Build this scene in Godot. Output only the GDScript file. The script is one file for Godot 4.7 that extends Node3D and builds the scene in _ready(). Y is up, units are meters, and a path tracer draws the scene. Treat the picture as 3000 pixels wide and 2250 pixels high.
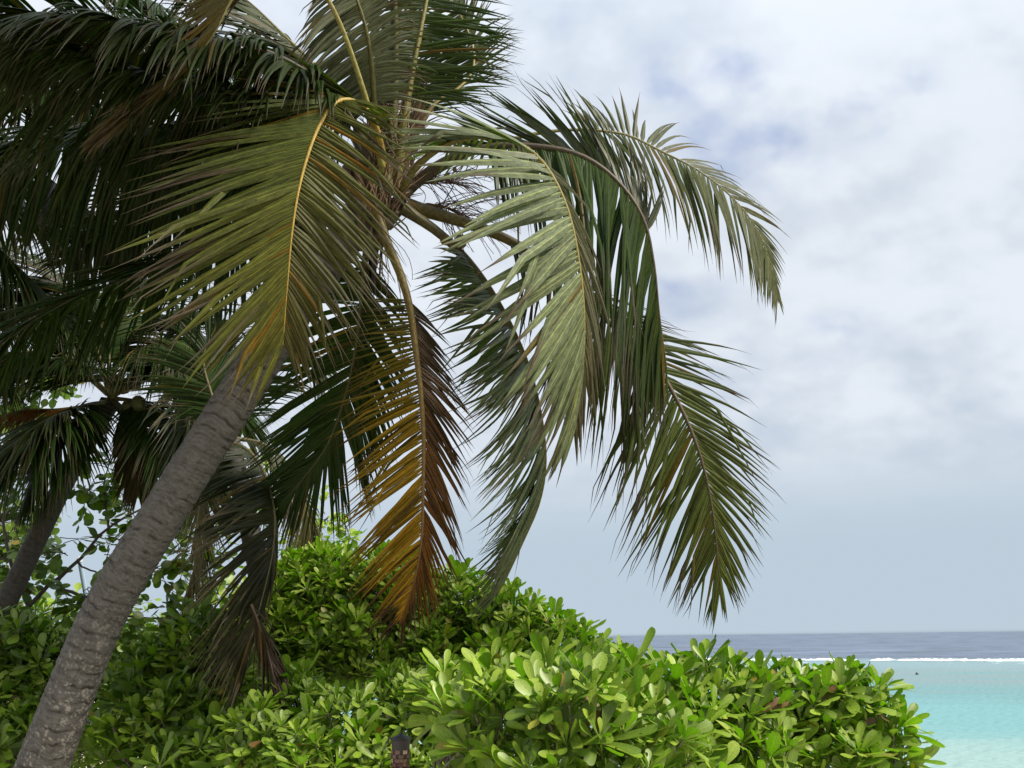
extends Node3D
# A leaning coconut palm over beach shrubs, a lagoon and an overcast sky. Metres, y up; the sea lies at y = 0, the sand by the shrubs at about y = 1.4.

var rng := RandomNumberGenerator.new()
var noise := FastNoiseLite.new()
const EYE := Vector3(0, 3, 0)
const DOWN := Vector3(0, -1, 0)

class Shape:
	var v := PackedVector3Array()
	var n := PackedVector3Array()
	var c := PackedColorArray()
	var uv := PackedVector2Array()
	var f := PackedInt32Array()
	func add(p: Vector3, q: Vector3, k: Color, w: Vector2) -> void:
		v.append(p)
		n.append(q)
		c.append(k)
		uv.append(w)
	func tri(a: int, b: int, d: int) -> void:
		# wound so that the face looks the way its normals do
		var turned := (v[d] - v[a]).cross(v[b] - v[a]).dot(n[a] + n[b] + n[d]) < 0.0
		f.append(a)
		f.append(d if turned else b)
		f.append(b if turned else d)
	func mesh() -> ArrayMesh:
		var a := []
		a.resize(Mesh.ARRAY_MAX)
		a[Mesh.ARRAY_VERTEX] = v
		a[Mesh.ARRAY_NORMAL] = n
		a[Mesh.ARRAY_COLOR] = c
		a[Mesh.ARRAY_TEX_UV] = uv
		a[Mesh.ARRAY_INDEX] = f
		var m := ArrayMesh.new()
		m.add_surface_from_arrays(Mesh.PRIMITIVE_TRIANGLES, a)
		return m

var M := {}
var taken := {}
var sides := {}

func numbered(called: String) -> String:
	var k: int = taken.get(called, 0)
	taken[called] = k + 1
	return called if k == 0 else "%s_%03d" % [called, k]

func tag(o: Node, label: String, category := "", group := "", kind := "") -> void:
	if label:
		o.set_meta("label", label)
	if category:
		o.set_meta("category", category)
	if group:
		o.set_meta("group", group)
	if kind:
		o.set_meta("kind", kind)

func thing(called: String, at: Vector3, label: String, category: String, group := "") -> Node3D:
	var o := Node3D.new()
	o.name = numbered(called)
	add_child(o)
	o.position = at
	tag(o, label, category, group)
	return o

func part(called: String, m: Mesh, mat: Material, parent: Node3D, origin := Vector3.ZERO) -> MeshInstance3D:
	var o := MeshInstance3D.new()
	o.name = called
	o.mesh = m
	o.material_override = mat
	parent.add_child(o, true)
	o.position = origin
	return o

func lin(r: float, g: float, b: float) -> Color:
	return Color(r / 255.0, g / 255.0, b / 255.0).srgb_to_linear()

func rnd(a: float, b: float) -> float:
	return rng.randf_range(a, b)

func rvec(k: float) -> Vector3:
	return Vector3(rnd(-k, k), rnd(-k, k), rnd(-k, k))

# ---------------------------------------------------------------- shapes

func spline(pts: Array) -> Curve3D:
	var c := Curve3D.new()
	c.bake_interval = 0.03
	for i in pts.size():
		var a: Vector3 = pts[max(i - 1, 0)]
		var b: Vector3 = pts[min(i + 1, pts.size() - 1)]
		var here: Vector3 = pts[i]
		var h := (b - a).normalized()
		var before := (here - a).length() / 3.0
		var after := (b - here).length() / 3.0
		c.add_point(here, -h * before, h * after)
	return c

func tube(s: Shape, pts: Array, r0: float, r1: float, around: int, c0: Color, c1: Color, flat := 1.0, off := Vector3.ZERO, taper := 1.0) -> void:
	var side := Vector3.ZERO
	var first := s.v.size()
	var count := pts.size()
	var last_p: Vector3 = pts[0]
	var run := 0.0
	for i in count:
		var p: Vector3 = pts[i]
		run += p.distance_to(last_p)
		last_p = p
		var a: Vector3 = pts[max(i - 1, 0)]
		var b: Vector3 = pts[min(i + 1, count - 1)]
		var t := (b - a).normalized()
		if i == 0:
			side = t.cross(Vector3(0.3, 0.2, 1).normalized()).normalized()
		else:
			side = (side - t * side.dot(t)).normalized()
		var other := t.cross(side)
		var w := float(i) / (count - 1)
		var r := lerpf(r0, r1, pow(w, taper))
		var col := c0.lerp(c1, w)
		for k in around + 1:
			var g := TAU * k / around
			var d := side * cos(g) + other * sin(g) * flat
			s.add(p + d * r - off, d.normalized(), col, Vector2(float(k) / around, run * 4.0))
	for i in count - 1:
		for k in around:
			var q := first + i * (around + 1) + k
			s.tri(q, q + around + 1, q + 1)
			s.tri(q + 1, q + around + 1, q + around + 2)

func lathe(s: Shape, profile: Array, around: int, col: Color) -> void:
	# profile of Vector2(radius, height); each step gets its own flat-shaded ring
	for i in profile.size() - 1:
		var a: Vector2 = profile[i]
		var b: Vector2 = profile[i + 1]
		var slope := Vector2(b.y - a.y, a.x - b.x).normalized()
		var first := s.v.size()
		for k in around + 1:
			var g := TAU * k / around
			var d := Vector3(cos(g), 0, sin(g))
			var nn := Vector3(d.x * slope.x, slope.y, d.z * slope.x)
			s.add(d * a.x + Vector3(0, a.y, 0), nn, col, Vector2(float(k) / around, a.y * 8.0))
			s.add(d * b.x + Vector3(0, b.y, 0), nn, col, Vector2(float(k) / around, b.y * 8.0))
		for k in around:
			var q := first + k * 2
			s.tri(q, q + 1, q + 2)
			s.tri(q + 2, q + 1, q + 3)

# one palm leaflet: a long folded blade that leaves the midrib, bends under its weight and ends in a dry tip
func leaflet(s: Shape, base: Vector3, dir0: Vector3, along: Vector3, up: Vector3, length: float, width: float, droop: float, wind: Vector3, c0: Color, c1: Color, dry: Color, dry_from: float, segs: int) -> void:
	var first := s.v.size()
	var p := base
	var dir := dir0
	var ds := length / segs
	var force := DOWN * droop + wind
	var twist := rnd(-0.35, 0.35)
	var u0 := rng.randf()
	var snap := rng.randi_range(2, segs - 1) if rng.randf() < 0.13 else 99
	for i in segs + 1:
		var v := float(i) / segs
		var w := (along - dir * along.dot(dir)).normalized()
		var nf := dir.cross(w)
		if nf.dot(up) < 0.0:
			nf = -nf
		w = w.rotated(dir, twist * v)
		nf = nf.rotated(dir, twist * v)
		var half := width * 0.5 * (0.4 + 0.6 * minf(v / 0.14, 1.0)) * pow(maxf(1.0 - pow(v, 1.7), 0.0), 0.85)
		if i == segs:
			half = 0.0006
		var share := smoothstep(dry_from - 0.05, dry_from + 0.07, v)
		var col := c0.lerp(c1, v).lerp(dry, share)
		half *= 1.0 - rnd(0.25, 0.6) * share
		var mid := p + nf * half * 0.55
		var nl := (nf * 0.88 - w * 0.47)
		var nr := (nf * 0.88 + w * 0.47)
		var tv := u0 + v * length * 0.9
		s.add(p - w * half, nl, col, Vector2(0.02, tv))
		s.add(mid, nl, col, Vector2(0.5, tv))
		s.add(mid, nr, col, Vector2(0.5, tv))
		s.add(p + w * half, nr, col, Vector2(0.98, tv))
		if i > 0:
			var q := first + i * 4 - 4
			s.tri(q, q + 4, q + 1)
			s.tri(q + 1, q + 4, q + 5)
			s.tri(q + 2, q + 6, q + 3)
			s.tri(q + 3, q + 6, q + 7)
		if i < segs:
			p += dir * ds
			if i == snap:
				dir = (dir + DOWN * rnd(0.3, 1.1) + rvec(0.35)).normalized()
			dir = (dir + force * (0.4 + 1.2 * v) / segs + rvec(0.025 + 0.16 * share) + DOWN * 0.06 * share).normalized()

# a whole frond. o.n: which way the upper face looks, along the frond; o.l and o.r: the two rows of leaflets
#   [count, longest, angles to the midrib from the base to the tip, lift, droop, wind]
func frond(palm: Node3D, pts: Array, o: Dictionary) -> MeshInstance3D:
	var curve := spline(pts)
	var total := curve.get_baked_length()
	var t0: float = o.get("start", 0.2)
	var rad: float = o.get("rad", 0.022)
	var rib: Color = o.get("rib", Color(0.2, 0.2, 0.03))
	var rib1: Color = o.get("rib1", rib)
	var faces: Array = o.get("n", [Vector3.UP, Vector3(0, 0.3, 1)])
	var width: float = o.get("width", 0.04) * (1.0 if o.get("apart", false) else 0.68)
	var segs: int = o.get("segs", 7)
	var apart: bool = o.get("apart", false)
	var dryness: float = o.get("dry", 0.12)
	var messy: float = o.get("messy", 1.3)
	var c0: Color = o.c0
	var c1: Color = o.get("c1", c0)
	var dry: Color = o.get("drycol", Color(0.11, 0.075, 0.055))
	var origin: Vector3 = pts[0]
	var s := Shape.new()
	var line := []
	var steps := 36
	for i in steps + 1:
		line.append(curve.sample_baked(total * i / steps))
	tube(s, line, rad, 0.003, 8, rib, rib1, 0.8, palm.position, 0.5)
	var root := part("frond", s.mesh(), M.rib, palm)
	if o.has("label"):
		tag(root, o.label)
	var rest := Shape.new()
	for row in ["l", "r"]:
		if not o.has(row):
			continue
		var q: Array = o[row]
		var sign := 1.0 if row == "l" else -1.0
		var count := int(q[0] * (1.0 if apart else 1.6))
		var left_in_group := 0
		var g1 := 0.0
		var g2 := 0.0
		var ca: Color = o.get("c0_" + row, c0)
		var cb: Color = o.get("c1_" + row, c1)
		var wind: Vector3 = q[5] if q.size() > 5 else Vector3.ZERO
		for i in count:
			var tt := (i + rnd(0.3, 0.7)) / count
			var t := lerpf(t0, 0.985, tt * (q[6] if q.size() > 6 else 1.0))
			var off := total * t
			var p := curve.sample_baked(off)
			var tan := (curve.sample_baked(minf(off + 0.04, total)) - curve.sample_baked(off - 0.04)).normalized()
			var fi := t * (faces.size() - 1)
			var k := mini(int(fi), faces.size() - 2)
			var up: Vector3 = faces[k].lerp(faces[k + 1], fi - k)
			up = (up - tan * up.dot(tan)).normalized()
			var b := tan.cross(up) * sign
			if left_in_group <= 0:
				left_in_group = rng.randi_range(1, 5)
				g1 = rnd(-1, 1) * 0.11 * messy
				g2 = rnd(-1, 1) * 0.16 * messy
			left_in_group -= 1
			if rng.randf() < 0.03 * messy:
				continue
			var at: Array = q[2]
			var ai := tt * (at.size() - 1)
			var ak := mini(int(ai), at.size() - 2)
			var a := deg_to_rad(lerpf(at[ak], at[ak + 1], ai - ak)) + g1 + rnd(-0.05, 0.05) * messy
			var lift := deg_to_rad(q[3]) + g2 + rnd(-0.07, 0.07) * messy
			var dir := (tan * cos(a) + (b * cos(lift) + up * sin(lift)) * sin(a)).normalized()
			var size: float = q[1] * pow(sin(PI * minf(o.get("swell", 0.14) + 0.76 * tt, 0.93)), 0.8) * rnd(0.88, 1.06)
			var col := ca.lerp(cb, clampf(tt + rnd(-0.08, 0.08), 0, 1))
			col = col * rnd(1.0, 1.5)
			if rng.randf() < o.get("odd", 0.04):
				col = col.lerp(o.get("oddcol", Color(0.3, 0.18, 0.03)), rnd(0.4, 0.9))
			var from := 1.0 - dryness * rnd(0.1, 2.2) if rng.randf() < 0.9 else 1.2
			if tt > o.get("dead_end", 2.0):
				from = rnd(0.0, 0.4)
			var dc := dry.lerp(Color(0.27, 0.24, 0.21), rnd(0, 1) * o.get("grey", 0.35)) * 1.45
			var into := rest
			if apart:
				into = Shape.new()
			leaflet(into, (Vector3.ZERO if apart else p - palm.position), dir, tan * 0.85 - b * 0.5, up, size, width * rnd(0.85, 1.12) * (o.get("slim_" + row, 1.0)) * (0.55 + 0.45 * sin(PI * clampf(0.2 + 0.7 * tt, 0, 1))), q[4] * rnd(0.75, 1.3), wind * rnd(0.6, 1.4), col, col * 0.96, dc, from, segs)
			if apart:
				part("leaflet", into.mesh(), M.palm_leaf, root, p - palm.position)
	if rest.v.size():
		var r := part("leaflets", rest.mesh(), M.palm_leaf, root)
		tag(r, "", "", "", "stuff")
	return root

# a ringed trunk
func trunk(parent: Node3D, pts: Array, radii: Array, ring: float, pale: float, around := 96, fine := 0.0045, tone := 1.0) -> void:
	var curve := spline(pts)
	var total := curve.get_baked_length()
	var count := int(total / fine)
	var s := Shape.new()
	var side := Vector3.ZERO
	noise.seed = 5
	noise.frequency = 1.0
	noise.fractal_octaves = 3
	var gone := 0.0
	var scars := PackedFloat32Array()
	while gone < total + 0.2:
		scars.append(gone)
		gone += ring * rnd(0.6, 1.35)
	var at_scar := 0
	for i in count + 1:
		var off := total * i / count
		var p := curve.sample_baked(off)
		var t := (curve.sample_baked(minf(off + 0.05, total)) - curve.sample_baked(maxf(off - 0.05, 0))).normalized()
		if i == 0:
			side = t.cross(Vector3(0, 0, 1)).normalized()
		side = (side - t * side.dot(t)).normalized()
		var other := t.cross(side)
		var w := float(i) / count
		var fi := w * (radii.size() - 1)
		var k0 := mini(int(fi), radii.size() - 2)
		var r: float = lerpf(radii[k0], radii[k0 + 1], fi - k0)
		for k in around + 1:
			var g := TAU * (k % around) / around
			var d := side * cos(g) + other * sin(g)
			var q := p + d * r
			# marks run round the stem: stretched along the ring, tight along the stem
			var shift := noise.get_noise_3d(d.x * 0.8, off * 2.0, d.z * 0.8) * 0.028
			var o2 := off + shift
			while at_scar < scars.size() - 2 and scars[at_scar + 1] < o2:
				at_scar += 1
			while at_scar > 0 and scars[at_scar] > o2:
				at_scar -= 1
			var ph := (o2 - scars[at_scar]) / maxf(scars[at_scar + 1] - scars[at_scar], 0.001)
			var rough := noise.get_noise_3d(d.x * 1.8, o2 * 60.0, d.z * 1.8)
			var fissure := noise.get_noise_3d(d.x * 11.0 + 9.0, off * 5.0, d.z * 11.0)
			var grit := noise.get_noise_3d(q.x * 75.0, q.y * 75.0, q.z * 75.0)
			var lump := noise.get_noise_3d(d.x * 1.3, o2 * 5.0 + 20.0, d.z * 1.3)
			var notch := exp(-pow(minf(ph, 1.0 - ph) / 0.11, 2.0)) * clampf(0.15 + lump * 2.6, 0, 1)
			var split := smoothstep(0.3, 0.46, fissure) * clampf(0.6 + rough, 0, 1)
			var h := 0.004 * (1.0 - ph) - 0.0065 * notch + 0.003 * rough + 0.0025 * lump - 0.004 * split + 0.002 * grit
			var col := Color(0.143, 0.136, 0.124).lerp(Color(0.07, 0.065, 0.058), clampf(0.42 + rough * 0.9 + grit * 0.4, 0, 1))
			col = col.lerp(Color(0.035, 0.028, 0.022), clampf(notch * 0.75 + split * 0.55, 0, 1))
			col = col * lerpf(0.8, 0.62, w) * tone
			var cell := snappedf(noise.get_noise_3d(d.x * 3.0, off * 9.0, d.z * 3.0), 0.14)
			var patch := noise.get_noise_3d(d.x * 1.7 + 40.0 + cell * 5.0, off * 12.0, d.z * 1.7) + 0.16 * noise.get_noise_3d(d.x * 9.0, off * 60.0, d.z * 9.0)
			var low := clampf(1.15 - w * 2.1, 0.0, 1.0) * pale
			var lich := smoothstep(0.28, 0.31, patch + low * 0.15 - 0.1 + 0.2 * d.x * low) * (1.0 - notch)
			col = col.lerp(Color(0.25, 0.23, 0.2), lich * clampf(low * 1.5, 0, 0.8))
			s.add(q + d * h - parent.position, d, col, Vector2(float(k) / around, off * 3.0))
	for i in count:
		for k in around:
			var q := i * (around + 1) + k
			s.tri(q, q + around + 1, q + 1)
			s.tri(q + 1, q + around + 1, q + around + 2)
	# normals from the relief
	for i in range(1, count):
		for k in around:
			var q := i * (around + 1) + k
			var du := s.v[q + 1] - s.v[q - 1 if k > 0 else q + around - 1]
			var dv := s.v[q + around + 1] - s.v[q - around - 1]
			var nn := du.cross(dv).normalized()
			if nn.dot(s.n[q]) < 0:
				nn = -nn
			s.n[q] = nn
			if k == 0:
				s.n[q + around] = nn
	part("trunk", s.mesh(), M.bark, parent)

# ---------------------------------------------------------------- shrubs

func blade(length: float, width: float, curve: float, cup: float, tip: float, wave: float) -> ArrayMesh:
	# a leaf along +y with its upper face to +z; spoon-shaped: widest past the middle, with a rounded end
	var s := Shape.new()
	var rows := 11
	for i in rows + 1:
		var v := 1.0 - pow(1.0 - float(i) / rows, 1.7)
		var h := (0.13 + 0.87 * smoothstep(0.02, tip, v)) * (1.0 if v < tip else sqrt(maxf(0.0, 1.0 - pow((v - tip) / (1.0 - tip), 2.2))))
		h *= width * 0.5
		var y := length * (v - 0.18 * absf(curve) * v * v * v)
		var z := -curve * length * v * v * 0.5
		var slope := -curve * v
		for k in 5:
			var u := (k - 2) / 2.0
			var lift := cup * h * (1.0 - absf(u)) * -1.0 + wave * length * 0.02 * sin(v * 9.0 + u * 2.0) * absf(u) - cup * 0.6 * h * maxf(0.0, absf(u) - 0.5)
			s.add(Vector3(u * h, y, z + lift), Vector3(-u * cup * 0.9, -slope, 1).normalized(), Color.WHITE, Vector2(0.5 + 0.48 * u, 1.0 - v))
		if i > 0:
			for k in 4:
				var q := i * 5 - 5 + k
				s.tri(q, q + 5, q + 1)
				s.tri(q + 1, q + 5, q + 6)
	return s.mesh()

func leaf_place(at: Vector3, dir: Vector3, face: Vector3, size: float) -> Transform3D:
	var y := dir.normalized()
	var z := (face - y * face.dot(y)).normalized()
	return Transform3D(Basis(y.cross(z), y, z).scaled_local(Vector3.ONE * size), at)

func in_view(p: Vector3) -> bool:
	var q := view_from.affine_inverse() * p
	return q.z < -0.4 and absf(q.x / q.z) < 0.66 and absf(q.y / q.z) < 0.5

var view_from := Transform3D()

func scatter(parent: Node3D, called: String, items: Array, kinds: Array, mat: Material) -> void:
	for k in kinds.size():
		var mine := items.filter(func(e): return e[1] == k)
		if mine.is_empty():
			continue
		var mm := MultiMesh.new()
		mm.transform_format = MultiMesh.TRANSFORM_3D
		mm.use_colors = true
		mm.instance_count = mine.size()
		mm.mesh = kinds[k]
		for i in mine.size():
			mm.set_instance_transform(i, mine[i][0])
			mm.set_instance_color(i, mine[i][2])
		var o := MultiMeshInstance3D.new()
		o.name = called
		o.multimesh = mm
		o.material_override = mat
		parent.add_child(o, true)
		o.set_meta("kind", "stuff")

# shrub of leaf rosettes: blobs are the rounded masses of its foliage (x, y, z, radius)
func shrub(root_at: Vector3, blobs: Array, o: Dictionary, label: String, group: String) -> void:
	var t := thing("beach_shrub", root_at, label, "shrub", group)
	var size: float = o.get("leaf", 0.115)
	var gap: float = o.get("gap", 0.12)
	var greens: Array = o.get("greens", [0, 1, 2, 3])
	var spots := []
	for layer in 3:
		for b: Vector4 in blobs:
			var c := Vector3(b.x, b.y, b.z)
			var r: float = b.w * [1.0, 0.74, 0.5][layer]
			var tries := int(o.get("tries", 90.0) * r * r / (gap * gap))
			for i in tries:
				var d := Vector3(rng.randfn(), rng.randfn(), rng.randfn()).normalized()
				if d.z < -0.75 or d.y < -0.6:
					continue
				var p := c + d * maxf(r - size * 0.75, r * 0.4) * rnd(0.78, 1.12) + rvec(0.03)
				if p.y < 1.45 or p.distance_to(EYE) < 1.0:
					continue
				var near := Geometry3D.get_closest_point_to_segment(p, Vector3(-0.49, 2.509, -3.812), Vector3(-0.322, 2.653, -2.513))
				if p.distance_to(near) < 0.17 + size * 0.35:
					continue
				var ok := true
				if layer == 0:
					for e: Vector4 in blobs:
						if e != b and p.distance_to(Vector3(e.x, e.y, e.z)) < e.w - size * 1.6:
							ok = false
							break
				if ok:
					for e in spots:
						if e[0].distance_squared_to(p) < gap * gap * (1.0 if layer == 0 else 1.3):
							ok = false
							break
				if ok:
					spots.append([p, d, c, layer])
	for e in spots:
		var p: Vector3 = e[0]
		e.append(p.distance_to(EYE) + (0.0 if e[3] == 0 else 0.6) + (0.0 if in_view(p) else 50.0))
	spots.sort_custom(func(a, b): return a[4] < b[4])
	# wood: one branch to each mass of foliage, with its twigs
	for b: Vector4 in blobs:
		var s := Shape.new()
		var c := Vector3(b.x, b.y, b.z)
		var stem := [root_at + rvec(0.1) * Vector3(1, 0, 1)]
		for k in 3:
			stem.append(root_at.lerp(c, (k + 1) / 4.0) + rvec(0.07))
		stem.append(c - Vector3(0, b.w * 0.2, 0))
		tube(s, stem, 0.02, 0.009, 6, Color(0.10, 0.085, 0.065), Color(0.10, 0.085, 0.065), 1.0, root_at)
		for e in spots:
			if e[2] != c:
				continue
			var p: Vector3 = e[0]
			var d: Vector3 = (e[1] + Vector3(0, 0.9, 0)).normalized()
			var end := c.lerp(p, 0.15) + rvec(0.05) - Vector3(0, 0.05, 0)
			var m1 := p - d * minf(b.w * 0.35, 0.16) + rvec(0.015)
			var m2 := m1.lerp(end, 0.5) + rvec(0.03) - Vector3(0, 0.03, 0)
			tube(s, [p + d * 0.02, p - d * 0.05, m1, m2, end], 0.0038, 0.0065, 5, Color(0.16, 0.16, 0.06) if rng.randf() < 0.4 else Color(0.2, 0.18, 0.14), Color(0.1, 0.085, 0.065), 1.0, root_at)
		part("branch", s.mesh(), M.wood, t)
	var single := 0
	var rest := []
	for e in spots:
		var p: Vector3 = e[0]
		var axis: Vector3 = (e[1] * o.get("out", 0.5) + Vector3(0, 0.8, 0) + rvec(0.32)).normalized()
		var ref := axis.cross(Vector3(rnd(-1, 1), rnd(-1, 1), rnd(-1, 1))).normalized()
		var count := rng.randi_range(11, 16)
		var tone: int = greens[rng.randi() % greens.size()]
		var rose: MeshInstance3D = null
		var alone: bool = single + count <= 300 and e[4] < 40.0
		if alone:
			rose = part("leaf_rosette", M.bud, M.green[1], t, p - root_at)
		var start := rnd(0, TAU)
		var big := size * rnd(0.72, 1.2)
		for k in count:
			var w := (k + 0.5) / count
			var az := start + k * 2.39996
			var out := ref.rotated(axis, az)
			var th := deg_to_rad(lerpf(14, o.get("open", 78.0), pow(w, 0.85)) + rnd(-9, 9))
			var d := axis * cos(th) + out * sin(th)
			var face := axis * sin(th) - out * cos(th)
			face = face.rotated(d, rnd(-0.35, 0.35))
			var sz := big * lerpf(0.5, 1.0, smoothstep(0.0, 0.5, w)) * rnd(0.75, 1.18) / 0.12
			var kind: int = rng.randi() % M.blades.size()
			var shade := clampi(tone + (1 if w < 0.3 else 0) + rng.randi_range(-1, 1), 0, 4)
			var yellow: bool = w > 0.75 and rng.randf() < o.get("yellow", 0.09)
			var at := p + d * 0.008 + axis * (0.02 * (1.0 - w))
			if alone:
				var l := part("leaf", M.blades[kind], M.old[rng.randi() % 3] if yellow else M.green[shade], rose)
				l.transform = leaf_place(at - p, d, face, sz)
				single += 1
			else:
				var col: Color = M.tones[shade] * rnd(0.88, 1.12)
				if yellow:
					col = [Color(0.42, 0.33, 0.04), Color(0.36, 0.36, 0.05), Color(0.22, 0.12, 0.04)][rng.randi() % 3]
				rest.append([leaf_place(at - root_at, d, face, sz), kind, col])
	scatter(t, "foliage", rest, M.blades, M.leaf_copy)

# tree with roundish leaves along thin twigs; limbs: [points, radius at the base, radius at the end]
func broad_tree(root_at: Vector3, limbs: Array, clumps: Array, o: Dictionary, label: String, group: String) -> void:
	var t := thing("broadleaf_tree", root_at, label, "tree", group)
	var size: float = o.get("leaf", 0.11)
	for l in limbs:
		var s := Shape.new()
		var curve := spline(l[0])
		var line := []
		for i in 21:
			line.append(curve.sample_baked(curve.get_baked_length() * i / 20.0) + rvec(0.01))
		tube(s, line, l[1], l[2], 8, Color(0.055, 0.045, 0.04), Color(0.07, 0.055, 0.045), 1.0, root_at)
		part("branch", s.mesh(), M.wood, t)
	var rest := []
	var single := 0
	var twigs := Shape.new()
	for b: Vector4 in clumps:
		var c := Vector3(b.x, b.y, b.z)
		var count := int(o.get("twigs", 14) * b.w / 0.3)
		for i in count:
			var p := c + rvec(0.35) * b.w
			var d := (Vector3(rng.randfn(), rng.randfn() * 0.7 + 0.1, rng.randfn())).normalized()
			var line := [p]
			for k in 5:
				d = (d + rvec(0.35) + Vector3(0, -0.06, 0)).normalized()
				p += d * b.w * 0.2
				line.append(p)
				for h in rng.randi_range(1, 2):
					var out := (d + rvec(0.9) + Vector3(0, -0.3, 0)).normalized()
					var face := (Vector3(0, 0.9, 0.3) + rvec(0.6)).normalized()
					if absf(out.dot(face)) > 0.9:
						continue
					var sz := size * rnd(0.6, 1.2) / 0.12
					var col: Color = M.tones[rng.randi_range(o.get("tone0", 1), o.get("tone1", 3))] * rnd(0.8, 1.15)
					if rng.randf() < 0.03:
						col = Color(0.25, 0.2, 0.05)
					if single < 300 and o.get("apart", true) and in_view(p):
						var q := part("leaf", M.rounds[rng.randi() % 3], M.green[rng.randi_range(o.get("tone0", 1), o.get("tone1", 3))], t)
						q.transform = leaf_place(p + out * 0.02 - root_at, out, face, sz)
						single += 1
					else:
						rest.append([leaf_place(p + out * 0.02 - root_at, out, face, sz), rng.randi() % 3, col])
			tube(twigs, line, 0.005, 0.0018, 4, Color(0.07, 0.055, 0.045), Color(0.09, 0.08, 0.05), 1.0, root_at)
	var tw := part("twigs", twigs.mesh(), M.wood, t)
	tag(tw, "", "", "", "stuff")
	scatter(t, "foliage", rest, M.rounds, M.leaf_copy)

# ---------------------------------------------------------------- materials

func leaf_surface(color: Color, tex: Texture2D, rough: float, through: Color) -> StandardMaterial3D:
	var m := StandardMaterial3D.new()
	m.albedo_color = color.linear_to_srgb()
	m.albedo_texture = tex
	m.roughness = rough
	m.metallic_specular = 0.5
	m.cull_mode = BaseMaterial3D.CULL_DISABLED
	m.backlight_enabled = true
	m.backlight = through
	return m

func plain(color: Color, rough: float, vertex := false) -> StandardMaterial3D:
	var m := StandardMaterial3D.new()
	m.albedo_color = color.linear_to_srgb()
	m.roughness = rough
	m.vertex_color_use_as_albedo = vertex
	return m

func grain(freq: float, octaves: int, size := 256, bump := false) -> NoiseTexture2D:
	var t := NoiseTexture2D.new()
	var n := FastNoiseLite.new()
	n.noise_type = FastNoiseLite.TYPE_SIMPLEX_SMOOTH
	n.seed = 11
	n.frequency = freq
	n.fractal_octaves = octaves
	t.noise = n
	t.width = size
	t.height = size
	t.seamless = true
	t.as_normal_map = bump
	t.bump_strength = 6.0
	return t

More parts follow.
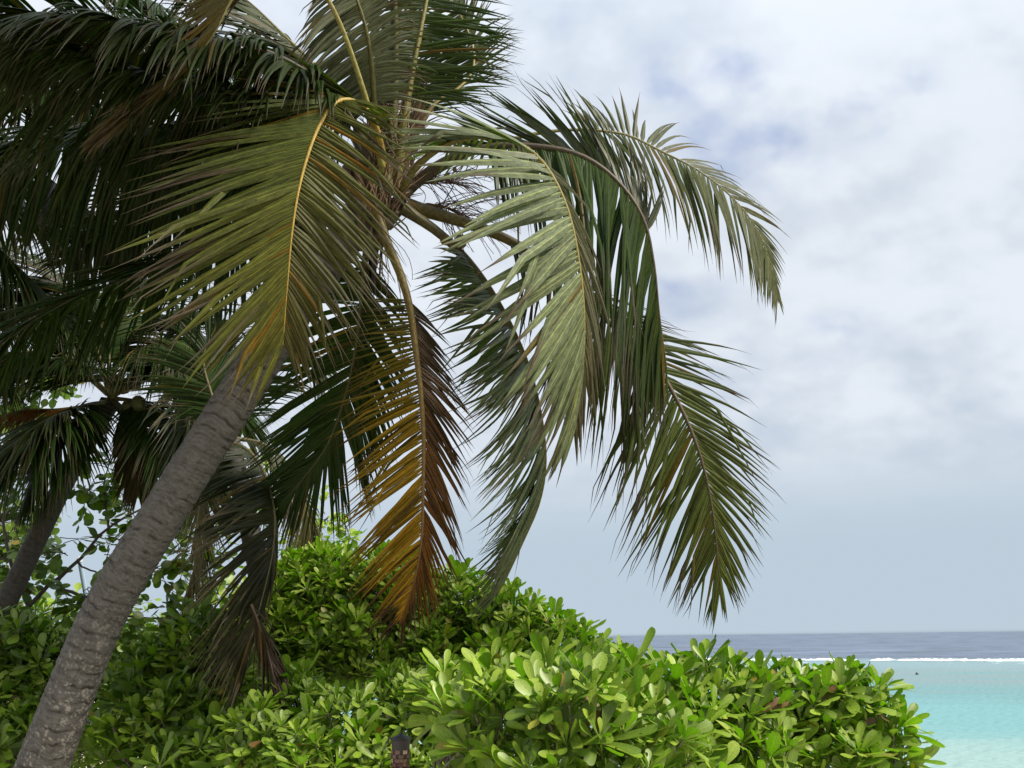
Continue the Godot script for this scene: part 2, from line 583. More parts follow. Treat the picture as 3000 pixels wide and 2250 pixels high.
func materials() -> void:
	noise.seed = 3
	noise.frequency = 1.0
	noise.fractal_octaves = 3
	var im := Image.create(48, 512, false, Image.FORMAT_RGB8)
	for y in 512:
		for x in 48:
			var u := (x + 0.5) / 48.0
			var streak := noise.get_noise_2d(u * 46.0, y * 0.004) * 0.5 + noise.get_noise_2d(u * 90.0 + 7.0, y * 0.012) * 0.35
			var blotch := noise.get_noise_2d(u * 3.0 + 50.0, y * 0.03)
			var g := 0.60 + 0.15 * streak + 0.13 * blotch
			var rib := exp(-pow((u - 0.5) / 0.04, 2.0))
			var spot := smoothstep(0.42, 0.5, noise.get_noise_2d(u * 9.0 + 90.0, y * 0.11))
			g *= 1.0 - 0.45 * spot
			im.set_pixel(x, y, Color(minf(g + 0.3 * rib, 1), minf(g + 0.26 * rib, 1), clampf(g * 0.95 + 0.05 * rib, 0, 1)))
	var palm := ImageTexture.create_from_image(im)
	M.palm_leaf = leaf_surface(Color(1, 1, 1), palm, 0.47, Color(0.6, 0.76, 0.13))
	M.palm_leaf.metallic_specular = 0.28
	M.palm_leaf.vertex_color_use_as_albedo = true
	M.rib = plain(Color.WHITE, 0.62, true)
	M.rib.albedo_texture = grain(0.03, 5, 256)
	M.rib.albedo_texture.color_ramp = Gradient.new()
	M.rib.albedo_texture.color_ramp.colors = PackedColorArray([Color(0.62, 0.58, 0.52), Color(1, 1, 1)])
	M.bark = plain(Color.WHITE, 0.9, true)
	M.bark.heightmap_enabled = true
	M.bark.heightmap_texture = grain(0.02, 5, 512)
	M.bark.heightmap_scale = 0.15
	M.bark.uv1_triplanar = true
	M.bark.uv1_scale = Vector3(12, 7, 12)
	M.wood = plain(Color.WHITE, 0.85, true)
	var lf := Image.create(64, 128, false, Image.FORMAT_RGB8)
	for y in 128:
		for x in 64:
			var u := absf((x + 0.5) / 64.0 - 0.5) * 2.0
			var v := 1.0 - y / 128.0
			var g := 0.86 + 0.08 * noise.get_noise_2d(x * 0.09, y * 0.07) + 0.06 * noise.get_noise_2d(x * 0.4, y * 0.4)
			var vein := pow(0.5 + 0.5 * cos((v * 1.0 - u * 0.16) * TAU * 7.0), 14.0) * (1.0 - u)
			var rib := exp(-pow(u / 0.06, 2.0)) * (1.0 - 0.6 * v)
			g += 0.07 * vein
			var spot := smoothstep(0.36, 0.46, noise.get_noise_2d(x * 0.22 + 70.0, y * 0.19))
			g *= 1.0 - 0.3 * spot
			lf.set_pixel(x, y, Color(minf(g + 0.2 * rib, 1), minf(g + 0.17 * rib, 1), minf(g + 0.2 * rib, 1)))
	var leaf := ImageTexture.create_from_image(lf)
	M.tones = [Color(0.10, 0.17, 0.02), Color(0.16, 0.255, 0.026), Color(0.23, 0.345, 0.034), Color(0.305, 0.44, 0.043), Color(0.395, 0.53, 0.06)]
	M.green = []
	for c in M.tones:
		M.green.append(leaf_surface(c, leaf, 0.42, Color(0.6, 0.85, 0.1)))
	M.old = [leaf_surface(Color(0.46, 0.35, 0.05), leaf, 0.45, Color(0.5, 0.4, 0.1)), leaf_surface(Color(0.38, 0.38, 0.05), leaf, 0.45, Color(0.5, 0.5, 0.1)), leaf_surface(Color(0.24, 0.13, 0.045), leaf, 0.6, Color(0.2, 0.1, 0.05))]
	M.leaf_copy = leaf_surface(Color.WHITE, leaf, 0.42, Color(0.6, 0.85, 0.1))
	M.leaf_copy.vertex_color_use_as_albedo = true
	M.blades = [blade(0.12, 0.035, 0.25, 0.3, 0.78, 0.3), blade(0.12, 0.039, 0.45, 0.2, 0.76, 0.8), blade(0.125, 0.032, 0.15, 0.4, 0.8, 0.4), blade(0.11, 0.037, 0.65, 0.2, 0.75, 0.5), blade(0.13, 0.034, -0.2, 0.35, 0.78, 0.7)]
	M.rounds = [blade(0.12, 0.09, 0.3, 0.15, 0.5, 0.5), blade(0.12, 0.08, 0.5, 0.25, 0.55, 0.9), blade(0.12, 0.085, 0.1, 0.3, 0.45, 0.3)]
	var bud := Shape.new()
	lathe(bud, [Vector2(0.003, -0.02), Vector2(0.006, 0.0), Vector2(0.005, 0.015), Vector2(0.0005, 0.032)], 7, Color.WHITE)
	M.bud = bud.mesh()

# ---------------------------------------------------------------- sky

func sky_picture() -> Image:
	var wide := 2048
	var tall := 1024
	var data := PackedFloat32Array()
	data.resize(wide * tall * 3)
	var n := FastNoiseLite.new()
	n.seed = 21
	n.noise_type = FastNoiseLite.TYPE_SIMPLEX_SMOOTH
	n.frequency = 1.0
	n.fractal_octaves = 6
	n.fractal_gain = 0.56
	var air := lin(166, 183, 217)
	var white := lin(231, 238, 247)
	var grey := lin(211, 220, 232)
	var low := lin(189, 205, 219)
	var gaps := [[Vector3(0.206, 0.606, -0.768), 0.030], [Vector3(0.197, 0.598, -0.777), 0.026], [Vector3(0.222, 0.585, -0.78), 0.03], [Vector3(0.244, 0.554, -0.796), 0.028], [Vector3(0.278, 0.545, -0.791), 0.03], [Vector3(0.307, 0.536, -0.786), 0.024], [Vector3(0.392, 0.543, -0.743), 0.024], [Vector3(0.405, 0.547, -0.733), 0.02], [Vector3(0.233, 0.507, -0.83), 0.025], [Vector3(0.311, 0.491, -0.814), 0.02], [Vector3(0.37, 0.327, -0.87), 0.025], [Vector3(0.254, 0.558, -0.79), 0.04], [Vector3(0.376, 0.537, -0.755), 0.03], [Vector3(0.2, 0.388, -0.899), 0.03]]
	var i := 0
	for row in tall / 2:
		var el := PI * (0.5 - (row + 0.5) / tall)
		var y := sin(el)
		var ce := cos(el)
		var far := smoothstep(0.09, 0.27, y)
		var lay := 1.0 / (y + 0.42)
		var gain := 1.0 + 0.4 * smoothstep(0.45, 1.0, y)
		for col in wide:
			var az := TAU * (col + 0.5) / wide
			var dx := sin(az) * ce
			var dz := -cos(az) * ce
			var px := dx * lay
			var pz := dz * lay
			var big := n.get_noise_3d(px * 1.5 + 4.0, 0.0, pz * 1.7)
			var fine := n.get_noise_3d(px * 4.2, 7.0, pz * 4.6)
			var wisp := n.get_noise_3d(px * 8.0, 13.0, pz * 11.0)
			var d := 0.72 + 0.16 * wisp + big * 0.55 + fine * 0.45
			var open := 0.0
			if dx > 0.05 and dx < 0.5 and dz < -0.6:
				for g in gaps:
					var a: Vector3 = g[0]
					var q := (a.x - dx) * (a.x - dx) + (a.y - y) * (a.y - y) * 2.2 + (a.z - dz) * (a.z - dz)
					if q < 0.02:
						open += exp(-q / (g[1] * g[1] * 2.4))
			var cover := maxf(0.3, smoothstep(-0.2, 0.55, d)) * (1.0 - minf(open, 1.0) * clampf(0.34 + 0.9 * wisp - 0.5 * fine, 0.0, 0.8))
			var lit := smoothstep(-0.5, 0.6, fine * 0.9 + big * 0.4 + wisp * 0.5 + 0.14)
			var c := air.lerp(grey.lerp(white, lit), cover)
			c = low.lerp(c, far * (0.85 + 0.15 * lit))
			data[i] = c.r * gain
			data[i + 1] = c.g * gain
			data[i + 2] = c.b * gain
			i += 3
	while i < data.size():
		data[i] = 0.32
		data[i + 1] = 0.42
		data[i + 2] = 0.44
		i += 3
	return Image.create_from_data(wide, tall, false, Image.FORMAT_RGBF, data.to_byte_array())

# ---------------------------------------------------------------- sea and land

const SURF_A := Vector3(25.972, 0, -108.997)
const SURF_B := Vector3(53.901, 0, -93.187)

func shore_share(p: Vector3) -> float:
	# 1 at the reef edge where the swell breaks, above 1 inside the lagoon, under 1 out at sea
	var t := (SURF_B - SURF_A).normalized()
	var nrm := Vector3(-t.z, 0, t.x)
	var reach := absf(SURF_A.dot(nrm))
	return reach / maxf(0.01, absf(p.dot(nrm)) if p.dot(nrm) * SURF_A.dot(nrm) > 0 else 0.01)

func water_color(p: Vector3) -> Color:
	var k := shore_share(p)
	var n1 := noise.get_noise_2d(p.x * 0.028, p.z * 0.10)
	var n2 := noise.get_noise_2d(p.x * 0.11 + 30.0, p.z * 0.55)
	k += 0.12 * n1 * k
	var deep := Color(0.08, 0.108, 0.165)
	var reef := Color(0.14, 0.215, 0.225)
	var teal := Color(0.097, 0.230, 0.241)
	var aqua := Color(0.115, 0.28, 0.29)
	var pale := Color(0.21, 0.335, 0.32)
	var c := deep * (1.0 + 0.9 * noise.get_noise_2d(p.x * 0.03, p.z * 0.16) + 0.3 * n2)
	c = c.lerp(Color(0.148, 0.244, 0.266), smoothstep(0.9, 1.05, k))
	c = c.lerp(reef, smoothstep(1.15, 1.4, k + n2 * 0.3))
	c = c.lerp(teal, smoothstep(1.45, 2.1, k + n1 * 0.9 + n2 * 0.5))
	c = c.lerp(aqua, smoothstep(2.1, 2.8, k + n2 * 0.3))
	c = c.lerp(pale, smoothstep(2.9, 4.4, k + n2 * 0.3))
	return c

func sea() -> void:
	noise.seed = 77
	noise.fractal_octaves = 4
	noise.frequency = 1.0
	var s := Shape.new()
	var angles := []
	var a := -180.0
	while a < 180.0:
		angles.append(a)
		a += 0.5 if a > -10 and a < 40 else 6.0
	angles.append(180.0)
	var rings := []
	var r := 6.0
	while r < 42000.0:
		rings.append(r)
		r *= 1.012 if r < 160 else (1.02 if r < 1500 else 1.08)
	for i in rings.size():
		for g: float in angles:
			var p := Vector3(sin(deg_to_rad(g)) * rings[i], 0, -cos(deg_to_rad(g)) * rings[i])
			var col := water_color(p)
			var k := shore_share(p)
			if rings[i] < 150:
				p.y = 0.05 * noise.get_noise_2d(p.x * 0.35, p.z * 0.8) * clampf(1.2 / k, 0.2, 1.0) * (3.0 if k < 1.0 else 1.0)
			s.add(p, Vector3.UP, col, Vector2(p.x, p.z))
	var w := angles.size()
	for i in rings.size() - 1:
		for k in w - 1:
			var q := i * w + k
			s.tri(q, q + w, q + 1)
			s.tri(q + 1, q + w, q + w + 1)
	var m := plain(Color.WHITE, 0.3, true)
	m.metallic_specular = 0.2
	m.normal_enabled = true
	m.normal_texture = grain(0.018, 4, 512, true)
	m.normal_scale = 1.1
	m.uv1_triplanar = true
	m.uv1_world_triplanar = true
	m.uv1_scale = Vector3(0.16, 0.16, 0.42)
	var o := part("sea", s.mesh(), m, self)
	tag(o, "sea, turquoise over the shallow lagoon and dark blue beyond the reef", "sea", "", "structure")
	# the swell breaking on the reef edge: rows of tumbling foam
	var along := SURF_B - SURF_A
	var away := Vector3(along.z, 0, -along.x).normalized()
	if away.z > 0:
		away = -away
	for row in 2:
		var f := Shape.new()
		var steps := 520
		var across := 9
		for i in steps + 1:
			var u := lerpf(-0.6, 1.9, float(i) / steps)
			var c: Vector3 = SURF_A + along * u + away * (1.5 * noise.get_noise_1d(u * 14.0 + row * 40.0) - row * 9.0)
			var strong := smoothstep(-0.25, 0.25, noise.get_noise_1d(u * 9.0 + 3.0 + row * 17.0) + (0.2 if row == 0 else -0.15))
			for k in across + 1:
				var x := float(k) / across
				var h := pow(sin(PI * pow(x, 0.7)), 1.3) * (0.26 if row == 0 else 0.08) * strong
				h *= 0.55 + 0.9 * absf(noise.get_noise_2d(u * 130.0, x * 3.0 + row * 9.0)) + 0.35 * noise.get_noise_2d(u * 400.0, x * 7.0)
				var p: Vector3 = c - away * (x - 0.5) * (7.0 if row == 0 else 3.0) * (0.5 + absf(noise.get_noise_1d(u * 60.0 + 5.0)) * 1.6)
				f.add(Vector3(p.x, h - 0.06, p.z), Vector3(0, 1, 0.5).normalized(), Color.WHITE, Vector2(u, x))
			if i > 0:
				for k in across:
					var q := (i - 1) * (across + 1) + k
					f.tri(q, q + across + 1, q + 1)
					f.tri(q + 1, q + across + 1, q + across + 2)
		var fm := part("breaking_wave" if row == 0 else "breaking_wave_001", f.mesh(), plain(Color(0.5, 0.54, 0.55), 0.7), self)
		tag(fm, "white line of surf breaking along the reef edge" if row == 0 else "thin broken line of foam inside the main surf", "surf", "", "structure")

func land() -> void:
	noise.seed = 9
	var s := Shape.new()
	var nx := 90
	var nz := 90
	for i in nx + 1:
		for k in nz + 1:
			var x := lerpf(-60, 24, float(i) / nx)
			var z := lerpf(-60, 30, float(k) / nz)
			var edge := -11.9 + 1.6 * (x - 2.0) if x < 2.0 else -11.9 + 0.55 * (x - 2.0)
			edge = maxf(edge, -56.0)
			var inland := z - edge
			var y := 1.4 * smoothstep(-1.5, 6.0, inland) - 0.5 * (1.0 - smoothstep(-3.0, 1.0, inland)) + 0.05 * noise.get_noise_2d(x * 0.8, z * 0.8)
			s.add(Vector3(x, y, z), Vector3.UP, Color(0.5, 0.44, 0.35) * (1.0 + 0.15 * noise.get_noise_2d(x * 3.0, z * 3.0)), Vector2(x, z))
	for i in nx:
		for k in nz:
			var q := i * (nz + 1) + k
			s.tri(q, q + nz + 1, q + 1)
			s.tri(q + 1, q + nz + 1, q + nz + 2)
	var m := plain(Color.WHITE, 0.95, true)
	m.normal_enabled = true
	m.normal_texture = grain(0.05, 4, 256, true)
	m.uv1_triplanar = true
	m.uv1_world_triplanar = true
	var o := part("sand_ground", s.mesh(), m, self)
	tag(o, "pale coral sand under the shrubs", "ground", "", "structure")
	# an island on the horizon, barely above the water
	var isl := Shape.new()
	var c := Vector3(-5627.671, 0, 13208.02)
	var scale := 1.0
	c = Vector3(c.x, 0, c.z).normalized() * 3200.0
	var sidew := Vector3(-c.z, 0, c.x).normalized()
	var back := c.normalized()
	for i in 61:
		var u := i / 60.0
		var h := 7.5 * pow(sin(PI * u), 0.5) * (0.75 + 0.5 * noise.get_noise_1d(i * 1.3))
		for k in 7:
			var g := PI * k / 6.0
			isl.add(c + sidew * (u - 0.5) * 250.0 + back * cos(g) * -40.0 * sin(PI * u) + Vector3(0, h * sin(g) - 0.3, 0), (Vector3(0, sin(g), 0) - back * cos(g)).normalized(), Color(0.10, 0.13, 0.10), Vector2(u, k))
		if i > 0:
			for k in 6:
				var q := i * 7 - 7 + k
				isl.tri(q, q + 7, q + 1)
				isl.tri(q + 1, q + 7, q + 8)
	tag(part("far_island", isl.mesh(), plain(Color.WHITE, 0.9, true), self), "low faint island on the horizon", "island", "", "structure")

# ---------------------------------------------------------------- the scene

func _ready() -> void:
	rng.seed = 20240
	var cam := Camera3D.new()
	cam.name = "camera"
	add_child(cam)
	cam.position = EYE
	cam.rotation_order = EULER_ORDER_YXZ
	cam.rotation_degrees = Vector3(17.08, 0, -0.65)
	cam.fov = 50
	cam.near = 0.05
	cam.far = 60000
	cam.current = true
	view_from = cam.transform
	var we := WorldEnvironment.new()
	we.name = "environment"
	var env := Environment.new()
	env.background_mode = Environment.BG_SKY
	var pano := PanoramaSkyMaterial.new()
	pano.panorama = ImageTexture.create_from_image(sky_picture())
	var sky := Sky.new()
	sky.sky_material = pano
	env.sky = sky
	env.tonemap_mode = Environment.TONE_MAPPER_LINEAR
	env.tonemap_exposure = 2.6
	env.background_energy_multiplier = 0.388
	env.sdfgi_enabled = true
	env.ssao_enabled = true
	env.ssil_enabled = true
	we.environment = env
	add_child(we)
	var sun := DirectionalLight3D.new()
	sun.name = "sun"
	sun.light_energy = 0.9
	sun.light_angular_distance = 18
	sun.light_color = Color(1, 0.96, 0.9)
	sun.shadow_enabled = true
	add_child(sun)
	sun.look_at_from_position(Vector3(10, 12, 4.5), Vector3.ZERO)
	materials()
	sea()
	land()
	main_palm()
	other_palms()
	trees()
	shrubs()
	small_things()

func main_palm() -> void:
	var base := Vector3(-2.77, 1.605, -4.875)
	var t := thing("coconut_palm", base, "large leaning coconut palm with drooping fronds and a grey ringed trunk from the bottom left", "palm tree", "coconut palms")
	trunk(t, [Vector3(-2.858, 1.329, -4.907), Vector3(-2.77, 1.605, -4.875), Vector3(-2.479, 2.373, -4.691), Vector3(-2.198, 3.133, -4.562), Vector3(-1.908, 3.674, -4.501), Vector3(-1.658, 4.121, -4.468), Vector3(-1.481, 4.458, -4.469), Vector3(-1.266, 4.848, -4.454), Vector3(-1.04, 5.213, -4.446), Vector3(-0.848, 5.497, -4.463)], [0.18, 0.155, 0.130, 0.120, 0.117, 0.115, 0.115, 0.117, 0.118, 0.10], 0.075, 1.0)
	var left := Vector3(-1, 0, 0)
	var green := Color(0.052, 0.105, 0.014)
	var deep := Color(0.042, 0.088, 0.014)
	var pale := Color(0.19, 0.225, 0.135)
	var gold := Color(0.38, 0.30, 0.03)
	# the big yellowish frond in front of the crown, and the pale one beside it
	frond(t, [Vector3(-0.749, 5.577, -4.439), Vector3(-0.758, 5.787, -4.218), Vector3(-0.808, 5.86, -3.986), Vector3(-0.913, 5.815, -3.843), Vector3(-0.985, 5.571, -3.708), Vector3(-1.04, 5.255, -3.649), Vector3(-1.066, 4.962, -3.634), Vector3(-1.082, 4.68, -3.668), Vector3(-1.105, 4.362, -3.745)], {"apart": true, "start": 0.2, "rad": 0.03, "rib": Color(0.42, 0.30, 0.035), "rib1": Color(0.45, 0.32, 0.04), "n": [Vector3(0, 1, 0.3), Vector3(0, 0.8, 0.6), Vector3(0.05, 0.35, 0.95), Vector3(0.08, 0.15, 1)], "c0": Color(0.165, 0.235, 0.085), "c1": Color(0.23, 0.235, 0.05), "c0_r": Color(0.165, 0.195, 0.05), "c1_r": Color(0.14, 0.13, 0.035), "odd": 0.08, "oddcol": Color(0.42, 0.22, 0.02), "l": [98, 0.98, [26, 46, 60, 56, 40, 22], 6, 0.18, left * 0.2], "r": [84, 0.74, [78, 70, 62, 46, 24], -12, 0.5], "width": 0.05, "slim_r": 0.62, "dry": 0.28, "grey": 1.0, "messy": 1.0, "label": "yellow-green frond hanging in front of the crown with a golden midrib and grey torn tips"})
	frond(t, [Vector3(-0.679, 5.549, -4.447), Vector3(-0.547, 5.654, -4.258), Vector3(-0.314, 5.68, -4.041), Vector3(-0.076, 5.613, -3.905), Vector3(0.085, 5.472, -3.791), Vector3(0.201, 5.3, -3.739), Vector3(0.291, 5.087, -3.753), Vector3(0.343, 4.816, -3.783), Vector3(0.363, 4.53, -3.819), Vector3(0.351, 4.265, -3.9), Vector3(0.302, 3.991, -3.985)], {"apart": true, "start": 0.2, "rad": 0.03, "rib": Color(0.2, 0.19, 0.05), "rib1": Color(0.36, 0.31, 0.05), "n": [Vector3(0, 1, 0.3), Vector3(0.1, 0.8, 0.6), Vector3(0.25, 0.45, 0.85), Vector3(0.25, 0.15, 0.95), Vector3(0.2, 0.1, 0.97)], "c0": Color(0.34, 0.41, 0.29), "c1": Color(0.33, 0.39, 0.22), "l": [72, 0.88, [172, 150, 112, 84, 60, 36, 18, 12], 14, 0.28, left * 0.3], "r": [46, 0.6, [150, 120, 40, 20, 12], -40, 0.7, left * 0.1], "c0_r": Color(0.22, 0.25, 0.16), "c1_r": Color(0.13, 0.11, 0.06), "width": 0.056, "slim_r": 0.7, "dry": 0.2, "drycol": Color(0.13, 0.085, 0.075), "grey": 0.6, "label": "pale grey-green frond arching right of the crown with broad wind-swept leaflets"})
	# fronds to the right
	frond(t, [Vector3(-0.692, 5.6, -4.536), Vector3(-0.428, 5.776, -4.43), Vector3(-0.141, 5.839, -4.358), Vector3(0.111, 5.819, -4.312), Vector3(0.412, 5.737, -4.285), Vector3(0.624, 5.568, -4.285), Vector3(0.772, 5.329, -4.306), Vector3(0.834, 5.07, -4.385), Vector3(0.863, 4.786, -4.473), Vector3(0.902, 4.502, -4.56)], {"start": 0.24, "rad": 0.05, "rib": Color(0.07, 0.05, 0.02), "n": [Vector3(0.2, 0.7, 0.7), Vector3(0.3, 0.5, 0.8), Vector3(0.4, 0.4, 0.8), Vector3(0.6, 0.2, 0.75)], "c0": Color(0.05, 0.105, 0.013), "c1": Color(0.065, 0.105, 0.022), "c0_r": Color(0.15, 0.18, 0.13), "c1_r": Color(0.2, 0.22, 0.17), "l": [92, 1.2, [80, 64, 44, 20, 10], -20, 1.7], "r": [44, 0.86, [150, 150, 152, 152, 148, 138], 12, -0.1, Vector3(-0.35, 0.12, 0), 0.62], "width": 0.05, "slim_r": 1.15, "dry": 0.2, "drycol": Color(0.09, 0.06, 0.055), "messy": 1.2, "label": "dark frond arching right with spiky wind-lifted leaflets along its top edge"})
	frond(t, [Vector3(-0.635, 5.559, -4.549), Vector3(-0.435, 5.502, -4.567), Vector3(-0.207, 5.431, -4.588), Vector3(0.05, 5.318, -4.623), Vector3(0.32, 5.123, -4.683), Vector3(0.584, 4.855, -4.713), Vector3(0.814, 4.646, -4.725), Vector3(0.984, 4.362, -4.76), Vector3(1.103, 4.057, -4.801), Vector3(1.174, 3.767, -4.89), Vector3(1.206, 3.503, -4.971), Vector3(1.225, 3.226, -5.057)], {"start": 0.2, "rad": 0.056, "rib": Color(0.15, 0.13, 0.025), "rib1": Color(0.06, 0.04, 0.03), "n": [Vector3(-0.2, 0.9, 0.4), Vector3(0.2, 0.6, 0.7), Vector3(0.25, 0.2, 0.9), Vector3(0.15, 0.15, 1)], "c0": Color(0.055, 0.085, 0.02), "c1": Color(0.15, 0.185, 0.045), "l": [84, 1.0, [62, 62, 60, 56, 36, 10], -14, 0.45, left * 0.16], "r": [80, 0.86, [60, 56, 52, 48, 36, 10], -10, 0.3], "width": 0.044, "dry": 0.24, "drycol": Color(0.075, 0.045, 0.04), "grey": 0.2, "swell": 0.18, "label": "long frond hanging farthest down over the sea with purplish dry leaflet tips"})
	frond(t, [Vector3(-0.663, 5.627, -4.528), Vector3(-0.269, 5.968, -4.633), Vector3(0.248, 6.222, -4.764), Vector3(0.756, 6.266, -4.855), Vector3(1.047, 6.171, -4.936), Vector3(1.3, 6.041, -4.976), Vector3(1.52, 5.871, -5.029), Vector3(1.683, 5.672, -5.09), Vector3(1.782, 5.428, -5.165), Vector3(1.836, 5.169, -5.244)], {"start": 0.42, "rad": 0.026, "rib": Color(0.16, 0.15, 0.03), "n": [Vector3(0.2, 0.8, 0.5), Vector3(0.4, 0.6, 0.7), Vector3(0.55, 0.4, 0.7)], "c0": Color(0.09, 0.125, 0.03), "c1": Color(0.24, 0.265, 0.15), "c0_r": Color(0.22, 0.24, 0.18), "l": [48, 0.86, [74, 66, 52, 36, 14], -24, 1.5, left * 0.1], "r": [34, 0.55, [120, 80, 36, 30, 16], 14, 0.7], "width": 0.056, "swell": 0.24, "dry": 0.2, "label": "green frond arching farthest right against the sky"})
	# fronds hanging below the crown
	frond(t, [Vector3(-0.651, 5.495, -4.464), Vector3(-0.432, 5.369, -4.555), Vector3(-0.224, 5.184, -4.664), Vector3(-0.041, 4.908, -4.749), Vector3(0.099, 4.605, -4.842), Vector3(0.174, 4.29, -4.887), Vector3(0.197, 4.008, -4.921), Vector3(0.158, 3.78, -4.991), Vector3(0.057, 3.553, -5.061), Vector3(-0.064, 3.307, -5.136)], {"start": 0.17, "rad": 0.045, "rib": Color(0.10, 0.09, 0.025), "rib1": Color(0.2, 0.19, 0.04), "n": [Vector3(0.2, 0.8, 0.5), Vector3(0.7, 0.3, 0.65), Vector3(0.7, 0.1, 0.7)], "c0": Color(0.14, 0.20, 0.08), "c1": Color(0.28, 0.34, 0.19), "l": [96, 0.84, [112, 96, 70, 48, 26, 10], 6, 0.25, left * 0.4], "r": [90, 0.8, [108, 84, 60, 40, 22, 10], -70, 0.2, left * 1.0], "width": 0.043, "dry": 0.16, "label": "frond hanging between the orange one and the pale one, its leaflets all swept left"})
	frond(t, [Vector3(-0.79, 5.396, -4.338), Vector3(-0.719, 5.203, -4.345), Vector3(-0.639, 5.013, -4.351), Vector3(-0.581, 4.815, -4.359), Vector3(-0.544, 4.57, -4.382), Vector3(-0.512, 4.331, -4.403), Vector3(-0.492, 4.072, -4.431), Vector3(-0.492, 3.794, -4.464), Vector3(-0.503, 3.528, -4.545), Vector3(-0.546, 3.299, -4.616), Vector3(-0.632, 3.07, -4.686)], {"start": 0.24, "rad": 0.042, "rib": Color(0.2, 0.17, 0.03), "rib1": Color(0.16, 0.07, 0.02), "n": [Vector3(0.3, 0.4, 0.8), Vector3(0.05, 0.1, 1), Vector3(0, 0.1, 1)], "c0_l": Color(0.10, 0.12, 0.02), "c1_l": Color(0.72, 0.38, 0.025), "c0": Color(0.17, 0.08, 0.025), "c0_r": Color(0.07, 0.05, 0.03), "c1_r": Color(0.28, 0.11, 0.015), "l": [74, 0.6, [96, 74, 52, 38, 20], 4, 0.3, left * 0.1], "r": [74, 0.52, [46, 40, 32, 24, 12], -20, 0.35], "width": 0.031, "dry": 0.16, "drycol": Color(0.10, 0.045, 0.025), "grey": 0.1, "messy": 1.2, "odd": 0.13, "oddcol": Color(0.07, 0.045, 0.02), "dead_end": 0.86, "label": "dying frond turning golden and orange, hanging straight down below the crown"})
	frond(t, [Vector3(-0.866, 5.493, -4.569), Vector3(-0.918, 5.29, -4.736), Vector3(-0.962, 5.078, -4.906), Vector3(-1.024, 4.799, -5.096), Vector3(-1.097, 4.509, -5.185), Vector3(-1.213, 4.22, -5.274), Vector3(-1.391, 3.99, -5.345), Vector3(-1.545, 3.832, -5.393)], {"start": 0.14, "rad": 0.03, "rib": Color(0.08, 0.08, 0.02), "n": [Vector3(0, 0.4, 0.9), Vector3(-0.1, 0.2, 1), Vector3(-0.3, 0.4, 0.9)], "c0": deep, "c1": green, "l": [96, 0.98, [80, 66, 50, 34, 14], -12, 0.3, left * 0.15], "r": [90, 0.75, [56, 44, 34, 24, 12], -20, 0.6], "width": 0.042, "dry": 0.14, "label": "dark green frond hanging beside the orange one"})
	# fronds standing up
	frond(t, [Vector3(-0.706, 5.603, -4.431), Vector3(-0.652, 5.898, -4.34), Vector3(-0.604, 6.252, -4.284), Vector3(-0.549, 6.558, -4.242), Vector3(-0.492, 6.934, -4.231), Vector3(-0.401, 7.465, -4.173)], {"start": 0.3, "rad": 0.052, "rib": Color(0.19, 0.18, 0.025), "n": [Vector3(0, 0, 1), Vector3(0, 0, 1)], "c0": Color(0.06, 0.11, 0.016), "c1": green, "c0_l": Color(0.065, 0.115, 0.018), "c0_r": Color(0.2, 0.23, 0.16), "l": [60, 0.66, [84, 80, 60], -8, 0.3], "r": [52, 0.5, [110, 100, 70], 10, 1.2, left * 0.5], "width": 0.042, "dry": 0.1, "swell": 0.3, "label": "upright frond with a thick yellow-green stalk, cut by the top of the picture"})
	frond(t, [Vector3(-0.686, 5.655, -4.52), Vector3(-0.611, 6.071, -4.601), Vector3(-0.483, 6.345, -4.621), Vector3(-0.33, 6.509, -4.676), Vector3(-0.243, 6.686, -4.726), Vector3(-0.249, 6.927, -4.756), Vector3(-0.348, 7.215, -4.773), Vector3(-0.517, 7.527, -4.781)], {"start": 0.3, "rad": 0.032, "rib": Color(0.34, 0.28, 0.05), "n": [Vector3(-0.5, 0.5, 0.6), Vector3(-0.6, 0.3, 0.7), Vector3(-0.5, 0, 0.85)], "c0": Color(0.1, 0.15, 0.03), "c1": Color(0.14, 0.18, 0.07), "l": [60, 0.4, [60, 40, 30], -30, 0.3], "r": [84, 0.68, [100, 90, 70], 10, 0.1, left * 0.3], "width": 0.036, "dry": 0.08, "label": "frond curving up behind the upright stalks with a yellow midrib"})
	frond(t, [Vector3(-0.732, 5.578, -4.386), Vector3(-0.788, 5.842, -4.253), Vector3(-0.793, 6.074, -4.129), Vector3(-0.804, 6.274, -4.015), Vector3(-0.851, 6.471, -3.903), Vector3(-0.94, 6.637, -3.799), Vector3(-1.074, 6.685, -3.68)], {"start": 0.36, "rad": 0.048, "rib": Color(0.12, 0.12, 0.022), "n": [Vector3(0, 0, 1), Vector3(0, 0.4, 0.9)], "c0": Color(0.24, 0.27, 0.19), "c1": Color(0.24, 0.27, 0.19), "l": [40, 0.4, [90, 60, 40], -10, 1.2, left * 0.5], "r": [60, 0.8, [120, 110, 60], 0, 1.9, left * 0.3], "width": 0.042, "dry": 0.3, "grey": 0.8, "swell": 0.3, "label": "upright frond with pale drooping leaflets torn into threads"})
